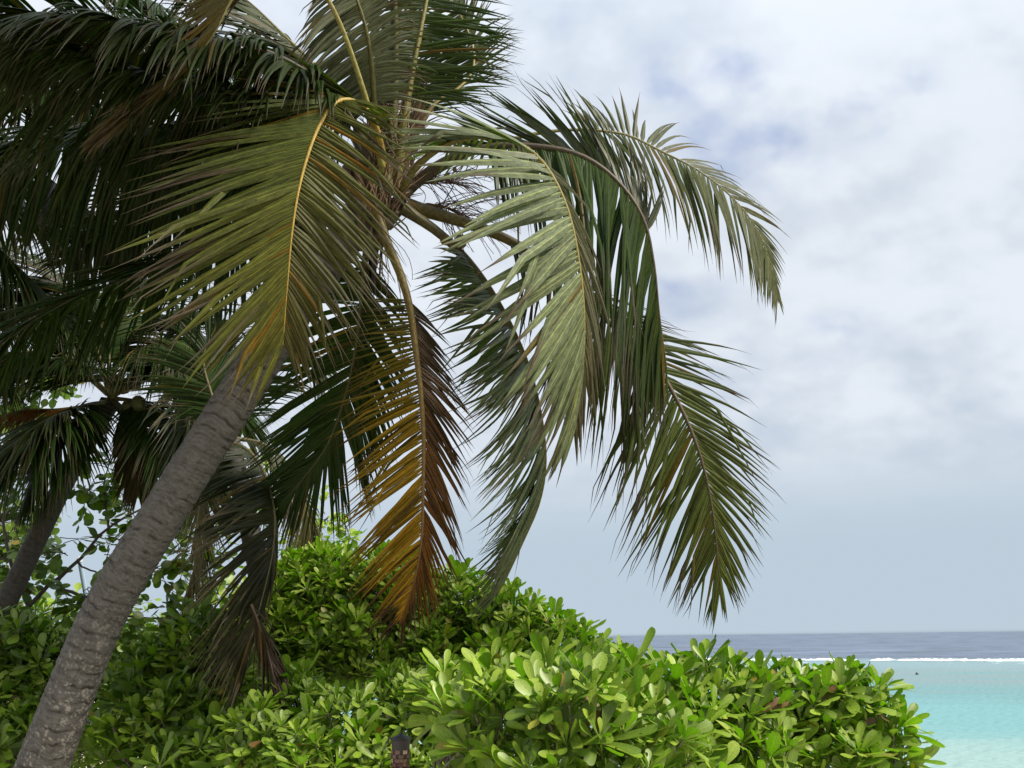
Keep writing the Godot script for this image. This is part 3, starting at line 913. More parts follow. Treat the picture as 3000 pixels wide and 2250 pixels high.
	frond(t, [Vector3(-0.768, 5.604, -4.431), Vector3(-0.913, 5.955, -4.323), Vector3(-1.048, 6.15, -4.263), Vector3(-1.175, 6.321, -4.21), Vector3(-1.37, 6.511, -4.152), Vector3(-1.592, 6.715, -4.089), Vector3(-1.825, 6.84, -3.999), Vector3(-2.109, 6.883, -3.933)], {"start": 0.22, "rad": 0.044, "rib": Color(0.16, 0.15, 0.025), "n": [Vector3(0.4, 0.6, 0.6), Vector3(0.3, 0.8, 0.4)], "c0": Color(0.08, 0.105, 0.045), "c1": green, "l": [76, 0.75, [75, 60, 45], -20, 1.5], "r": [76, 0.8, [75, 60, 45], -10, 0.3], "width": 0.044, "dry": 0.12})
	frond(t, [Vector3(-0.743, 5.604, -4.378), Vector3(-0.842, 6.03, -3.986), Vector3(-1.016, 6.373, -3.619), Vector3(-1.208, 6.339, -3.42), Vector3(-1.358, 6.095, -3.359), Vector3(-1.441, 5.876, -3.364), Vector3(-1.551, 5.691, -3.379), Vector3(-1.684, 5.557, -3.399), Vector3(-1.831, 5.451, -3.431), Vector3(-1.967, 5.345, -3.464)], {"start": 0.42, "rad": 0.03, "rib": Color(0.30, 0.3, 0.06), "rib1": Color(0.33, 0.28, 0.12), "n": [Vector3(0.5, 0.7, 0.2), Vector3(0.7, 0.6, -0.1), Vector3(0.7, 0.6, -0.2)], "c0": Color(0.15, 0.15, 0.03), "c1": Color(0.2, 0.14, 0.06), "l": [80, 0.5, [26, 16, 6], -40, 0.2], "r": [80, 0.5, [26, 16, 6], -40, 0.2], "width": 0.04, "dry": 0.3, "grey": 0.8, "messy": 0.6, "label": "yellow-green frond seen edge-on from the top with a dry pointed tip"})
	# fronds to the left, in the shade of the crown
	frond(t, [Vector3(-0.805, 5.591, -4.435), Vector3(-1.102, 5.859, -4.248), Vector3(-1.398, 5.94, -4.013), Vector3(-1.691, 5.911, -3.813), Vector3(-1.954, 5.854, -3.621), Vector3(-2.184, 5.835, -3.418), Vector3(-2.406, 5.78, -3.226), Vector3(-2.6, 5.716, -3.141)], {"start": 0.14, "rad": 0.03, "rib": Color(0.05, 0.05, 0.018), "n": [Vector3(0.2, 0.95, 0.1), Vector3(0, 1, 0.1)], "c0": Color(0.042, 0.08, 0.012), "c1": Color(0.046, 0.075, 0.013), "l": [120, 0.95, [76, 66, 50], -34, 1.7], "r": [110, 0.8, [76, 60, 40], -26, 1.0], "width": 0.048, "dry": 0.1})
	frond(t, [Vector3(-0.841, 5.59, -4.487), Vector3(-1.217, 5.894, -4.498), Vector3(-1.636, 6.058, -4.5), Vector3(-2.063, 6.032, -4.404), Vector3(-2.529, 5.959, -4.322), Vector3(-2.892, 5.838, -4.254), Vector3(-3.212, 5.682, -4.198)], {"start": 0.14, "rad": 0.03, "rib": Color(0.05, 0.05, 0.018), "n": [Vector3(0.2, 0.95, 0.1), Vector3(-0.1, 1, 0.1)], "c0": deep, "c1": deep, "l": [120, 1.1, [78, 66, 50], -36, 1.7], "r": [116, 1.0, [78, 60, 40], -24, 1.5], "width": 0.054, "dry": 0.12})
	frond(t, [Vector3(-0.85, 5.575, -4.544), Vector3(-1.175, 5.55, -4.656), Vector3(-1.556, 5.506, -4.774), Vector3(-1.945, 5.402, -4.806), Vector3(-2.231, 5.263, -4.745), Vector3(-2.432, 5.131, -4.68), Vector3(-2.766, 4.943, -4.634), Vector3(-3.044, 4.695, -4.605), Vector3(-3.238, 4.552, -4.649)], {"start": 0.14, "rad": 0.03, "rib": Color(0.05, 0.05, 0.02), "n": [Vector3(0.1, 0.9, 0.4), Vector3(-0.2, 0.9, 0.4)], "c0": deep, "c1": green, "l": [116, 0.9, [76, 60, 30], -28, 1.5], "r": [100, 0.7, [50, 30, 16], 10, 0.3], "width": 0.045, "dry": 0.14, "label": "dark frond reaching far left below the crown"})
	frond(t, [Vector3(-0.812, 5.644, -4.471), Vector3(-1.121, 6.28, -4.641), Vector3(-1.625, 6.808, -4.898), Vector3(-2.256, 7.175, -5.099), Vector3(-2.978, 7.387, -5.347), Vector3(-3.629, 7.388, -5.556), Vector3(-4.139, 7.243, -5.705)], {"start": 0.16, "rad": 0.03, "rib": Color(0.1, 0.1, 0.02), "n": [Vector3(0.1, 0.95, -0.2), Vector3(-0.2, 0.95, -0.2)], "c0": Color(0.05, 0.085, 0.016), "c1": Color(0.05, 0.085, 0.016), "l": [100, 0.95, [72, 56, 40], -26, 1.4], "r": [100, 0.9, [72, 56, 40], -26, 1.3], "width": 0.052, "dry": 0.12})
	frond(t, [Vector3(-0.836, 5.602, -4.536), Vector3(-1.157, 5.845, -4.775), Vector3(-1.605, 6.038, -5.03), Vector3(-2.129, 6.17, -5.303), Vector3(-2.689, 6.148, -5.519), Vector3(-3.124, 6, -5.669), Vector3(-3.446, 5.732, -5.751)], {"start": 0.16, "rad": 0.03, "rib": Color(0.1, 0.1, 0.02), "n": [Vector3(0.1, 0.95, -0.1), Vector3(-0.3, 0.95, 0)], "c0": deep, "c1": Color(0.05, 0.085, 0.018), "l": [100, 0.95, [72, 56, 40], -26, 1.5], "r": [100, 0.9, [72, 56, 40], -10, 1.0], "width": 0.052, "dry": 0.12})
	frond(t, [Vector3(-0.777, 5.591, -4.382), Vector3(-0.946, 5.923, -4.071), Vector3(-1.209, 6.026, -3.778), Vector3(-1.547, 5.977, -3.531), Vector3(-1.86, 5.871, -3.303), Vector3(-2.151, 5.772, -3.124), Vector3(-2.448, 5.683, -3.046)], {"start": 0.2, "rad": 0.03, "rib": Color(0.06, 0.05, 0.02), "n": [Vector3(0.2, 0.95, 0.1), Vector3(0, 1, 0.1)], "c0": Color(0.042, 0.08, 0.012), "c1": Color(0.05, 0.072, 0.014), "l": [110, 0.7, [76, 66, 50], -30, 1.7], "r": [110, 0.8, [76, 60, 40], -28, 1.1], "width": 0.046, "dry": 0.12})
	# fronds that rise out of the picture and arch over it
	frond(t, [Vector3(-0.72, 5.63, -4.422), Vector3(-0.679, 6.631, -4.01), Vector3(-0.722, 7.207, -3.31), Vector3(-0.912, 7.138, -2.599), Vector3(-1.159, 6.521, -2.057), Vector3(-1.318, 5.871, -1.733)], {"start": 0.42, "rad": 0.04, "rib": Color(0.1, 0.1, 0.02), "n": [Vector3(0.3, 0, -1), Vector3(0.4, 0.9, -0.2), Vector3(0, 1, 0.2)], "c0": green, "c1": green, "l": [70, 0.95, [76, 66, 45], -16, 0.8], "r": [70, 0.95, [76, 66, 45], -16, 0.8], "width": 0.052})
	frond(t, [Vector3(-0.734, 5.631, -4.422), Vector3(-0.867, 6.855, -4.256), Vector3(-1.204, 7.976, -3.911), Vector3(-1.644, 8.244, -3.41), Vector3(-2.197, 7.98, -3.073), Vector3(-2.561, 7.447, -2.818)], {"start": 0.4, "rad": 0.04, "rib": Color(0.1, 0.1, 0.02), "n": [Vector3(0.3, 0, -1), Vector3(0.4, 0.9, -0.2), Vector3(0, 1, 0.2)], "c0": green, "c1": green, "l": [70, 0.9, [76, 66, 45], -16, 0.8], "r": [70, 0.9, [76, 66, 45], -16, 0.8], "width": 0.052})
	# fruit stalks with bare strands, small nuts, the dry spathe, fibre round the crown
	for k in 3:
		var s := Shape.new()
		var from: Vector3 = [Vector3(-0.658, 5.627, -4.528), Vector3(-0.636, 5.545, -4.553), Vector3(-0.772, 5.44, -4.533)][k]
		var to: Vector3 = [Vector3(-0.339, 5.745, -4.596), Vector3(-0.283, 5.535, -4.661), Vector3(-0.797, 5.094, -4.587)][k]
		tube(s, [from, from.lerp(to, 0.35) + Vector3(0, 0.05, 0), from.lerp(to, 0.7) + Vector3(0, 0.05, 0), to], 0.014, 0.006, 6, Color(0.13, 0.1, 0.03), Color(0.06, 0.035, 0.025), 1.0, base)
		for i in 46 if k < 2 else 14:
			var w := rnd(0.2, 1.0)
			var p := from.lerp(to, w) + Vector3(0, 0.05 * sin(PI * w), 0)
			var d := ((to - from).normalized() + rvec(0.8)).normalized()
			var line := [p]
			for h in 6:
				p += d * 0.065
				d = (d + rvec(0.22) + Vector3(0, -0.16, 0)).normalized()
				line.append(p)
			tube(s, line, 0.0034, 0.0018, 4, Color(0.07, 0.035, 0.03), Color(0.04, 0.022, 0.02), 1.0, base)
		part("fruit_stalk", s.mesh(), M.wood, t)
	for q in [[Vector3(-0.399, 5.336, -4.565), 0.036], [Vector3(-0.308, 5.321, -4.57), 0.042], [Vector3(-0.387, 5.734, -4.495), 0.018], [Vector3(-0.467, 5.699, -4.506), 0.015], [Vector3(-0.34, 5.772, -4.484), 0.014]]:
		var s := Shape.new()
		var r: float = q[1]
		lathe(s, [Vector2(0.002, 1.15 * r), Vector2(0.45 * r, 0.95 * r), Vector2(0.85 * r, 0.4 * r), Vector2(r, -0.15 * r), Vector2(0.85 * r, -0.65 * r), Vector2(0.4 * r, -1.0 * r), Vector2(0.002, -1.15 * r)], 14, Color(0.19, 0.135, 0.05))
		part("young_nut", s.mesh(), M.rib, t, q[0] - base).rotation = Vector3(rnd(-0.4, 0.4), 0, rnd(-0.4, 0.4))
	var sp := Shape.new()
	leaflet(sp, Vector3(-0.825, 5.286, -4.476) - base, Vector3(0.06, -1, 0.05).normalized(), Vector3(1, 0, 0.3), Vector3(0.2, 0.1, 1), 0.34, 0.075, 0.1, Vector3.ZERO, Color(0.03, 0.022, 0.022), Color(0.025, 0.02, 0.022), Color(0.03, 0.02, 0.02), 1.2, 8)
	part("dry_spathe", sp.mesh(), M.palm_leaf, t)
	var fib := Shape.new()
	for i in 420:
		var g := rnd(0, TAU)
		var up := rnd(-0.15, 0.62)
		var p := Vector3(-0.806, 5.51, -4.459) + Vector3(up * 0.2 + cos(g) * 0.11, up, sin(g) * 0.11)
		var d := (Vector3(cos(g) * 0.4, 1, sin(g) * 0.4) + rvec(0.4)).normalized()
		var line := [p]
		for h in 4:
			p += d * rnd(0.04, 0.09)
			d = (d + rvec(0.4)).normalized()
			line.append(p)
		tube(fib, line, rnd(0.003, 0.012), 0.0015, 4, Color(0.14, 0.09, 0.05), Color(0.2, 0.13, 0.07), 0.5, base)
	part("crown_fibre", fib.mesh(), M.wood, t)
	for i in 14:
		# stubs of old fronds round the crown
		var st := Shape.new()
		var g := rnd(0, TAU)
		var p := Vector3(-0.863, 5.444, -4.48) + Vector3(0, rnd(-0.22, 0.12), 0)
		var d := Vector3(cos(g), 0.9, sin(g)).normalized()
		tube(st, [p, p + d * 0.1, p + d * 0.2 + Vector3(0, 0.02, 0), p + d * rnd(0.24, 0.34) + Vector3(0, 0.03, 0)], 0.06, 0.03, 9, Color(0.10, 0.075, 0.045), Color(0.17, 0.13, 0.085), 0.45, base)
		part("frond_stub", st.mesh(), M.rib, t)
	var core := Shape.new()
	tube(core, [Vector3(-0.928, 5.403, -4.461), Vector3(-0.814, 5.551, -4.447), Vector3(-0.747, 5.684, -4.406), Vector3(-0.709, 5.845, -4.356)], 0.105, 0.03, 16, Color(0.11, 0.085, 0.05), Color(0.13, 0.12, 0.04), 1.0, base)
	part("crown_heart", core.mesh(), M.bark, t)

func other_palms() -> void:
	var green := Color(0.052, 0.105, 0.015)
	var deep := Color(0.042, 0.088, 0.015)
	var sheen := Color(0.10, 0.135, 0.09)
	var base := Vector3(-5.099, 2.549, -8.089)
	var t := thing("coconut_palm", base, "smaller coconut palm behind at the far left with pale green nuts in its crown", "palm tree", "coconut palms")
	trunk(t, [Vector3(-5.249, 2.074, -8.131), Vector3(-5.099, 2.549, -8.089), Vector3(-4.834, 3.202, -7.993), Vector3(-4.605, 3.767, -7.924), Vector3(-4.368, 4.347, -7.851), Vector3(-4.171, 4.812, -7.812), Vector3(-3.905, 5.226, -7.685)], [0.11, 0.10, 0.095, 0.09, 0.09, 0.09], 0.06, 0.0, 32, 0.014, 0.5)
	var o := {"rad": 0.03, "rib": Color(0.1, 0.1, 0.02), "width": 0.05, "dry": 0.14, "start": 0.2, "segs": 6}
	frond(t, [Vector3(-3.896, 5.269, -7.672), Vector3(-3.499, 5.416, -7.522), Vector3(-3.217, 5.458, -7.405), Vector3(-3.033, 5.392, -7.32), Vector3(-2.953, 5.18, -7.281), Vector3(-2.977, 4.936, -7.356), Vector3(-3.023, 4.691, -7.431)], o.merged({"n": [Vector3(0, 1, 0.2), Vector3(0.7, 0.7, 0.3), Vector3(0.9, 0.1, 0.4)], "c0": sheen, "l": [50, 0.85, [80, 20], 0, 0.3], "r": [50, 0.75, [80, 20], 0, 0.8]}))
	frond(t, [Vector3(-3.932, 5.227, -7.685), Vector3(-3.98, 5.112, -7.406), Vector3(-4.132, 4.881, -7.059), Vector3(-4.359, 4.518, -6.856), Vector3(-4.571, 4.259, -6.832)], o.merged({"rib": Color(0.17, 0.16, 0.03), "n": [Vector3(0, 0.9, 0.5), Vector3(-0.3, 0.7, 0.7)], "c0": Color(0.06, 0.09, 0.035), "l": [90, 1.2, [66, 54, 40], -24, 1.5], "r": [80, 0.8, [60, 44, 30], 10, 0.3], "start": 0.1, "swell": 0.2}))
	frond(t, [Vector3(-3.931, 5.304, -7.661), Vector3(-4.243, 5.534, -7.486), Vector3(-4.627, 5.57, -7.37), Vector3(-5.046, 5.397, -7.319)], o.merged({"n": [Vector3(0, 1, 0.2), Vector3(-0.3, 0.9, 0.2)], "c0": deep, "l": [60, 0.8, [75, 40], -20, 1.0], "r": [60, 0.8, [75, 40], -10, 0.6]}))
	frond(t, [Vector3(-3.887, 5.252, -7.677), Vector3(-3.673, 4.933, -7.67), Vector3(-3.606, 4.636, -7.762), Vector3(-3.6, 4.36, -7.847)], o.merged({"n": [Vector3(0.4, 0.6, 0.7), Vector3(0.3, 0.1, 0.9)], "c0": Color(0.08, 0.075, 0.025), "l": [50, 0.5, [50, 15], -20, 0.6], "r": [50, 0.5, [50, 15], -20, 0.6]}))
	frond(t, [Vector3(-3.895, 5.304, -7.661), Vector3(-3.839, 5.723, -7.637), Vector3(-3.593, 6.018, -7.651), Vector3(-3.239, 6.14, -7.718), Vector3(-2.961, 6.003, -7.76)], o.merged({"n": [Vector3(-0.4, 0.8, 0.3), Vector3(0.3, 0.95, 0.2)], "c0": sheen, "l": [60, 0.8, [75, 35], -10, 0.8], "r": [60, 0.8, [75, 35], -10, 0.5]}))
	frond(t, [Vector3(-3.913, 5.304, -7.661), Vector3(-4.07, 5.779, -7.515), Vector3(-4.426, 6.105, -7.415), Vector3(-4.918, 6.261, -7.367), Vector3(-5.369, 6.18, -7.392)], o.merged({"n": [Vector3(0.4, 0.8, 0.3), Vector3(-0.2, 0.95, 0.2)], "c0": green, "l": [66, 0.9, [75, 35], -10, 1.0], "r": [66, 0.9, [75, 35], -10, 0.6]}))
	frond(t, [Vector3(-3.904, 5.304, -7.661), Vector3(-4.267, 6.062, -7.742), Vector3(-4.793, 6.688, -7.759), Vector3(-5.33, 7.014, -7.763), Vector3(-5.881, 7.066, -7.852)], o.merged({"n": [Vector3(0.4, 0.8, 0.3), Vector3(-0.2, 0.95, 0.2)], "c0": sheen, "l": [66, 0.9, [75, 35], -10, 1.0], "r": [66, 0.9, [75, 35], -10, 0.6]}))
	frond(t, [Vector3(-3.869, 5.235, -7.682), Vector3(-3.518, 4.934, -7.775), Vector3(-3.354, 4.653, -7.861), Vector3(-3.313, 4.395, -7.941)], o.merged({"n": [Vector3(0.4, 0.6, 0.7), Vector3(0.5, 0.1, 0.8)], "c0": deep, "l": [50, 0.6, [60, 15], -20, 0.6], "r": [50, 0.6, [60, 15], -20, 0.6]}))
	frond(t, [Vector3(-3.932, 5.218, -7.688), Vector3(-4.337, 5.136, -7.608), Vector3(-4.677, 5.096, -7.516), Vector3(-5.052, 4.9, -7.471)], o.merged({"rib": Color(0.2, 0.08, 0.02), "n": [Vector3(0, 0.9, 0.4), Vector3(-0.2, 0.9, 0.4)], "c0": Color(0.22, 0.08, 0.02), "l": [30, 0.4, [50, 30], -30, 1.4], "r": [30, 0.4, [50, 30], -30, 1.4], "start": 0.45, "label": "dead orange-brown frond"}))
	frond(t, [Vector3(-3.896, 5.282, -7.668), Vector3(-3.66, 5.821, -7.921), Vector3(-3.333, 6.517, -8.125), Vector3(-2.951, 6.785, -8.252)], o.merged({"n": [Vector3(-0.4, 0.8, 0.3), Vector3(0.2, 0.95, 0.2)], "c0": green, "l": [60, 0.9, [75, 35], -10, 0.8], "r": [60, 0.9, [75, 35], -10, 0.5]}))
	for e in [[[Vector3(-3.923, 5.227, -7.685), Vector3(-3.948, 5.042, -7.219), Vector3(-4.157, 4.771, -6.988), Vector3(-4.399, 4.425, -6.885), Vector3(-4.612, 4.074, -6.888)], deep], [[Vector3(-3.905, 5.282, -7.668), Vector3(-3.955, 5.396, -7.215), Vector3(-4.166, 5.462, -6.88), Vector3(-4.428, 5.328, -6.608)], deep], [[Vector3(-3.904, 5.304, -7.661), Vector3(-4.033, 5.847, -7.704), Vector3(-4.362, 6.37, -7.752), Vector3(-4.794, 6.597, -7.787)], green], [[Vector3(-3.914, 5.252, -7.677), Vector3(-4.055, 4.993, -7.443), Vector3(-4.206, 4.682, -7.329), Vector3(-4.362, 4.304, -7.341)], deep], [[Vector3(-3.887, 5.261, -7.675), Vector3(-3.492, 5.151, -7.499), Vector3(-3.147, 4.921, -7.465), Vector3(-2.934, 4.588, -7.567), Vector3(-2.852, 4.215, -7.682)], deep], [[Vector3(-3.886, 5.304, -7.661), Vector3(-3.444, 5.547, -7.482), Vector3(-2.962, 5.489, -7.395), Vector3(-2.658, 5.234, -7.474), Vector3(-2.553, 4.855, -7.59)], deep], [[Vector3(-3.886, 5.304, -7.661), Vector3(-3.53, 5.621, -7.355), Vector3(-3.138, 5.666, -7.236), Vector3(-2.8, 5.465, -7.193)], green], [[Vector3(-3.895, 5.325, -7.655), Vector3(-4.084, 6.076, -8.052), Vector3(-4.014, 6.797, -8.249), Vector3(-3.634, 7.173, -8.342)], deep]]:
		frond(t, e[0], o.merged({"n": [Vector3(0, 0.9, 0.4), Vector3(-0.1, 0.9, 0.4)], "c0": e[1], "l": [80, 0.9, [75, 55, 30], -18, 1.2], "r": [80, 0.9, [75, 55, 30], -10, 0.8]}))
	for q in [Vector3(-3.651, 5.297, -7.402), Vector3(-3.586, 5.344, -7.44), Vector3(-3.5, 5.129, -7.422), Vector3(-3.61, 5.105, -7.461), Vector3(-3.484, 5.083, -7.52), Vector3(-3.705, 5.267, -7.359)]:
		var s := Shape.new()
		var r := 0.07
		lathe(s, [Vector2(0.002, 1.2 * r), Vector2(0.5 * r, 1.0 * r), Vector2(0.9 * r, 0.45 * r), Vector2(r, -0.1 * r), Vector2(0.85 * r, -0.65 * r), Vector2(0.42 * r, -1.05 * r), Vector2(0.002, -1.2 * r)], 18, Color(0.10, 0.115, 0.03))
		part("coconut", s.mesh(), M.rib, t, q - base).rotation = Vector3(rnd(-0.5, 0.5), 0, rnd(-0.5, 0.5))
	# a low palm behind the leaning trunk
	var b2 := Vector3(-1.907, 2.113, -6.968)
	var p2 := thing("coconut_palm", b2, "low coconut palm half hidden behind the leaning trunk, its ragged fronds hanging over the shrubs", "palm tree", "coconut palms")
	trunk(p2, [Vector3(-1.891, 1.975, -7.01), Vector3(-1.902, 2.594, -6.82), Vector3(-1.981, 3.455, -6.555), Vector3(-2.196, 4.489, -6.238)], [0.09, 0.08, 0.075, 0.07], 0.05, 0.0, 24, 0.014)
	o = {"rad": 0.024, "rib": Color(0.14, 0.13, 0.05), "width": 0.042, "dry": 0.26, "start": 0.1, "segs": 7, "grey": 0.7, "drycol": Color(0.2, 0.15, 0.09), "messy": 1.6}
	frond(p2, [Vector3(-2.187, 4.449, -6.145), Vector3(-1.987, 4.359, -5.964), Vector3(-1.77, 4.16, -5.711), Vector3(-1.575, 3.847, -5.389), Vector3(-1.461, 3.543, -5.064), Vector3(-1.435, 3.245, -4.841), Vector3(-1.435, 3.03, -4.698), Vector3(-1.429, 2.9, -4.634)], o.merged({"n": [Vector3(0.3, 0.9, 0.3), Vector3(0.7, 0.4, 0.6), Vector3(0.7, 0.1, 0.7)], "c0": Color(0.05, 0.075, 0.03), "c1": Color(0.06, 0.055, 0.025), "l": [84, 0.85, [84, 64, 40, 20, 10], -14, 0.9, Vector3(-0.25, 0, 0)], "r": [80, 0.75, [70, 40, 20, 10], -60, 0.9, Vector3(-0.6, 0, 0)], "label": "ragged frond hanging right of the leaning trunk, half dry"}))
	frond(p2, [Vector3(-2.203, 4.506, -6.232), Vector3(-1.946, 4.467, -6.349), Vector3(-1.756, 4.264, -6.516), Vector3(-1.652, 3.961, -6.609), Vector3(-1.619, 3.624, -6.713)], o.merged({"n": [Vector3(0.2, 0.95, 0.3), Vector3(0.8, 0.3, 0.5)], "c0": Color(0.10, 0.12, 0.07), "c1": Color(0.12, 0.10, 0.03), "l": [60, 0.55, [70, 14], -20, 0.9], "r": [60, 0.5, [60, 12], -20, 0.9]}))
	frond(p2, [Vector3(-2.228, 4.489, -6.238), Vector3(-2.294, 4.211, -6.114), Vector3(-2.329, 3.897, -6.106), Vector3(-2.367, 3.537, -6.216), Vector3(-2.439, 3.308, -6.287)], o.merged({"n": [Vector3(-0.3, 0.9, 0.4), Vector3(-0.7, 0.3, 0.6)], "c0": Color(0.08, 0.09, 0.03), "c1": Color(0.24, 0.2, 0.07), "dry": 0.4, "l": [60, 0.6, [60, 14], -20, 0.9], "r": [60, 0.6, [60, 14], -20, 0.9]}))
	frond(p2, [Vector3(-2.221, 4.507, -6.232), Vector3(-2.362, 4.828, -6.238), Vector3(-2.468, 5.176, -6.236), Vector3(-2.39, 5.46, -6.253)], o.merged({"n": [Vector3(0.1, 0, 1), Vector3(0.1, 0.4, 0.9)], "c0": deep, "l": [56, 0.7, [60, 30], -10, 0.6], "r": [56, 0.7, [60, 30], -10, 0.6]}))
	frond(p2, [Vector3(-2.203, 4.506, -6.232), Vector3(-2.175, 4.889, -6.324), Vector3(-1.941, 5.167, -6.343), Vector3(-1.702, 5.233, -6.428), Vector3(-1.551, 5.049, -6.484)], o.merged({"n": [Vector3(-0.1, 0.6, 0.6), Vector3(0.5, 0.7, 0.4)], "c0": deep, "l": [56, 0.7, [70, 30], -10, 0.9], "r": [56, 0.7, [70, 30], -10, 0.6]}))
	# a palm beyond the top left corner, whose fronds reach into the picture
	var b3 := Vector3(-6.061, 0.342, -8.14)
	var p3 := thing("coconut_palm", b3, "coconut palm beyond the left edge, only its dark fronds reaching in at the top left", "palm tree", "coconut palms")
	trunk(p3, [Vector3(-6.061, 0.342, -8.14), Vector3(-5.942, 3.727, -7.1), Vector3(-5.636, 6.357, -6.292), Vector3(-5.347, 7.482, -5.946)], [0.14, 0.12, 0.11, 0.1], 0.06, 0.0, 24, 0.02)
	o = {"rad": 0.03, "rib": Color(0.1, 0.1, 0.02), "width": 0.056, "dry": 0.14, "start": 0.12, "segs": 6}
	var fans := [[Vector3(-5.347, 7.482, -5.946), Vector3(-4.875, 8.081, -5.657), Vector3(-4.036, 8.291, -5.488), Vector3(-3.187, 8.097, -5.443), Vector3(-2.513, 7.695, -5.462), Vector3(-2.073, 7.265, -5.594)], [Vector3(-5.347, 7.482, -5.946), Vector3(-4.929, 7.952, -6.011), Vector3(-4.315, 8.28, -6.119), Vector3(-3.531, 8.222, -6.242), Vector3(-2.82, 7.771, -6.38)], [Vector3(-5.347, 7.482, -5.946), Vector3(-4.662, 7.129, -5.845), Vector3(-3.994, 6.774, -5.85), Vector3(-3.419, 6.322, -5.884), Vector3(-3.054, 5.892, -6.016)], [Vector3(-5.347, 7.482, -5.946), Vector3(-5.131, 7.159, -6.359), Vector3(-4.705, 6.956, -6.735), Vector3(-4.228, 6.85, -7.082), Vector3(-3.476, 6.546, -7.28)], [Vector3(-5.347, 7.482, -5.946), Vector3(-4.447, 7.29, -5.586), Vector3(-3.665, 7.119, -5.43), Vector3(-3.044, 6.845, -5.409), Vector3(-2.622, 6.536, -5.504)], [Vector3(-5.347, 7.482, -5.946), Vector3(-5.134, 6.885, -6.443), Vector3(-4.711, 6.466, -6.886), Vector3(-4.315, 6.048, -7.223), Vector3(-4.02, 5.616, -7.461)], [Vector3(-5.347, 7.482, -5.946), Vector3(-5.188, 6.601, -6.426), Vector3(-4.839, 6.139, -6.777), Vector3(-4.462, 5.85, -7.075), Vector3(-4.099, 5.711, -7.327)], [Vector3(-5.347, 7.482, -5.946), Vector3(-5.846, 7.689, -6.928), Vector3(-5.873, 7.881, -7.916), Vector3(-5.296, 7.938, -8.526), Vector3(-4.511, 7.649, -9.033)], [Vector3(-5.347, 7.482, -5.946), Vector3(-5.008, 6.673, -6.09), Vector3(-4.636, 6.032, -6.182), Vector3(-4.375, 5.518, -6.34), Vector3(-4.152, 5.004, -6.498)]]
	for k in fans.size():
		frond(p3, fans[k], o.merged({"n": [Vector3(0, 1, 0.1), Vector3(0.3, 0.9, 0.2)], "c0": [deep, green, Color(0.05, 0.06, 0.016), green, deep, green, deep, green, green][k], "l": [100, 1.0, [74, 56, 34], -20, 1.2], "r": [100, 1.0, [74, 56, 34], -16, 0.9]}))
	# a dead frond caught in the shrub
	var b4 := Vector3(-1.39, 3.181, -4.495)
	var dead := thing("dead_frond", b4, "dry reddish-brown palm frond hanging in the shrub below the low palm", "palm frond")
	frond(dead, [Vector3(-1.39, 3.181, -4.495), Vector3(-1.35, 3.076, -4.528), Vector3(-1.307, 2.946, -4.567), Vector3(-1.26, 2.808, -4.557), Vector3(-1.246, 2.727, -4.582)], {"rad": 0.007, "rib": Color(0.09, 0.06, 0.035), "start": 0.02, "n": [Vector3(0.2, 0.2, 1), Vector3(0, 0.1, 1)], "c0": Color(0.06, 0.05, 0.02), "c1": Color(0.10, 0.05, 0.04), "l": [26, 0.4, [16, 6], -10, 1.2], "r": [34, 0.46, [14, 4], -10, 1.2], "width": 0.019, "dry": 0.5, "messy": 2.0, "grey": 0.9, "segs": 6})

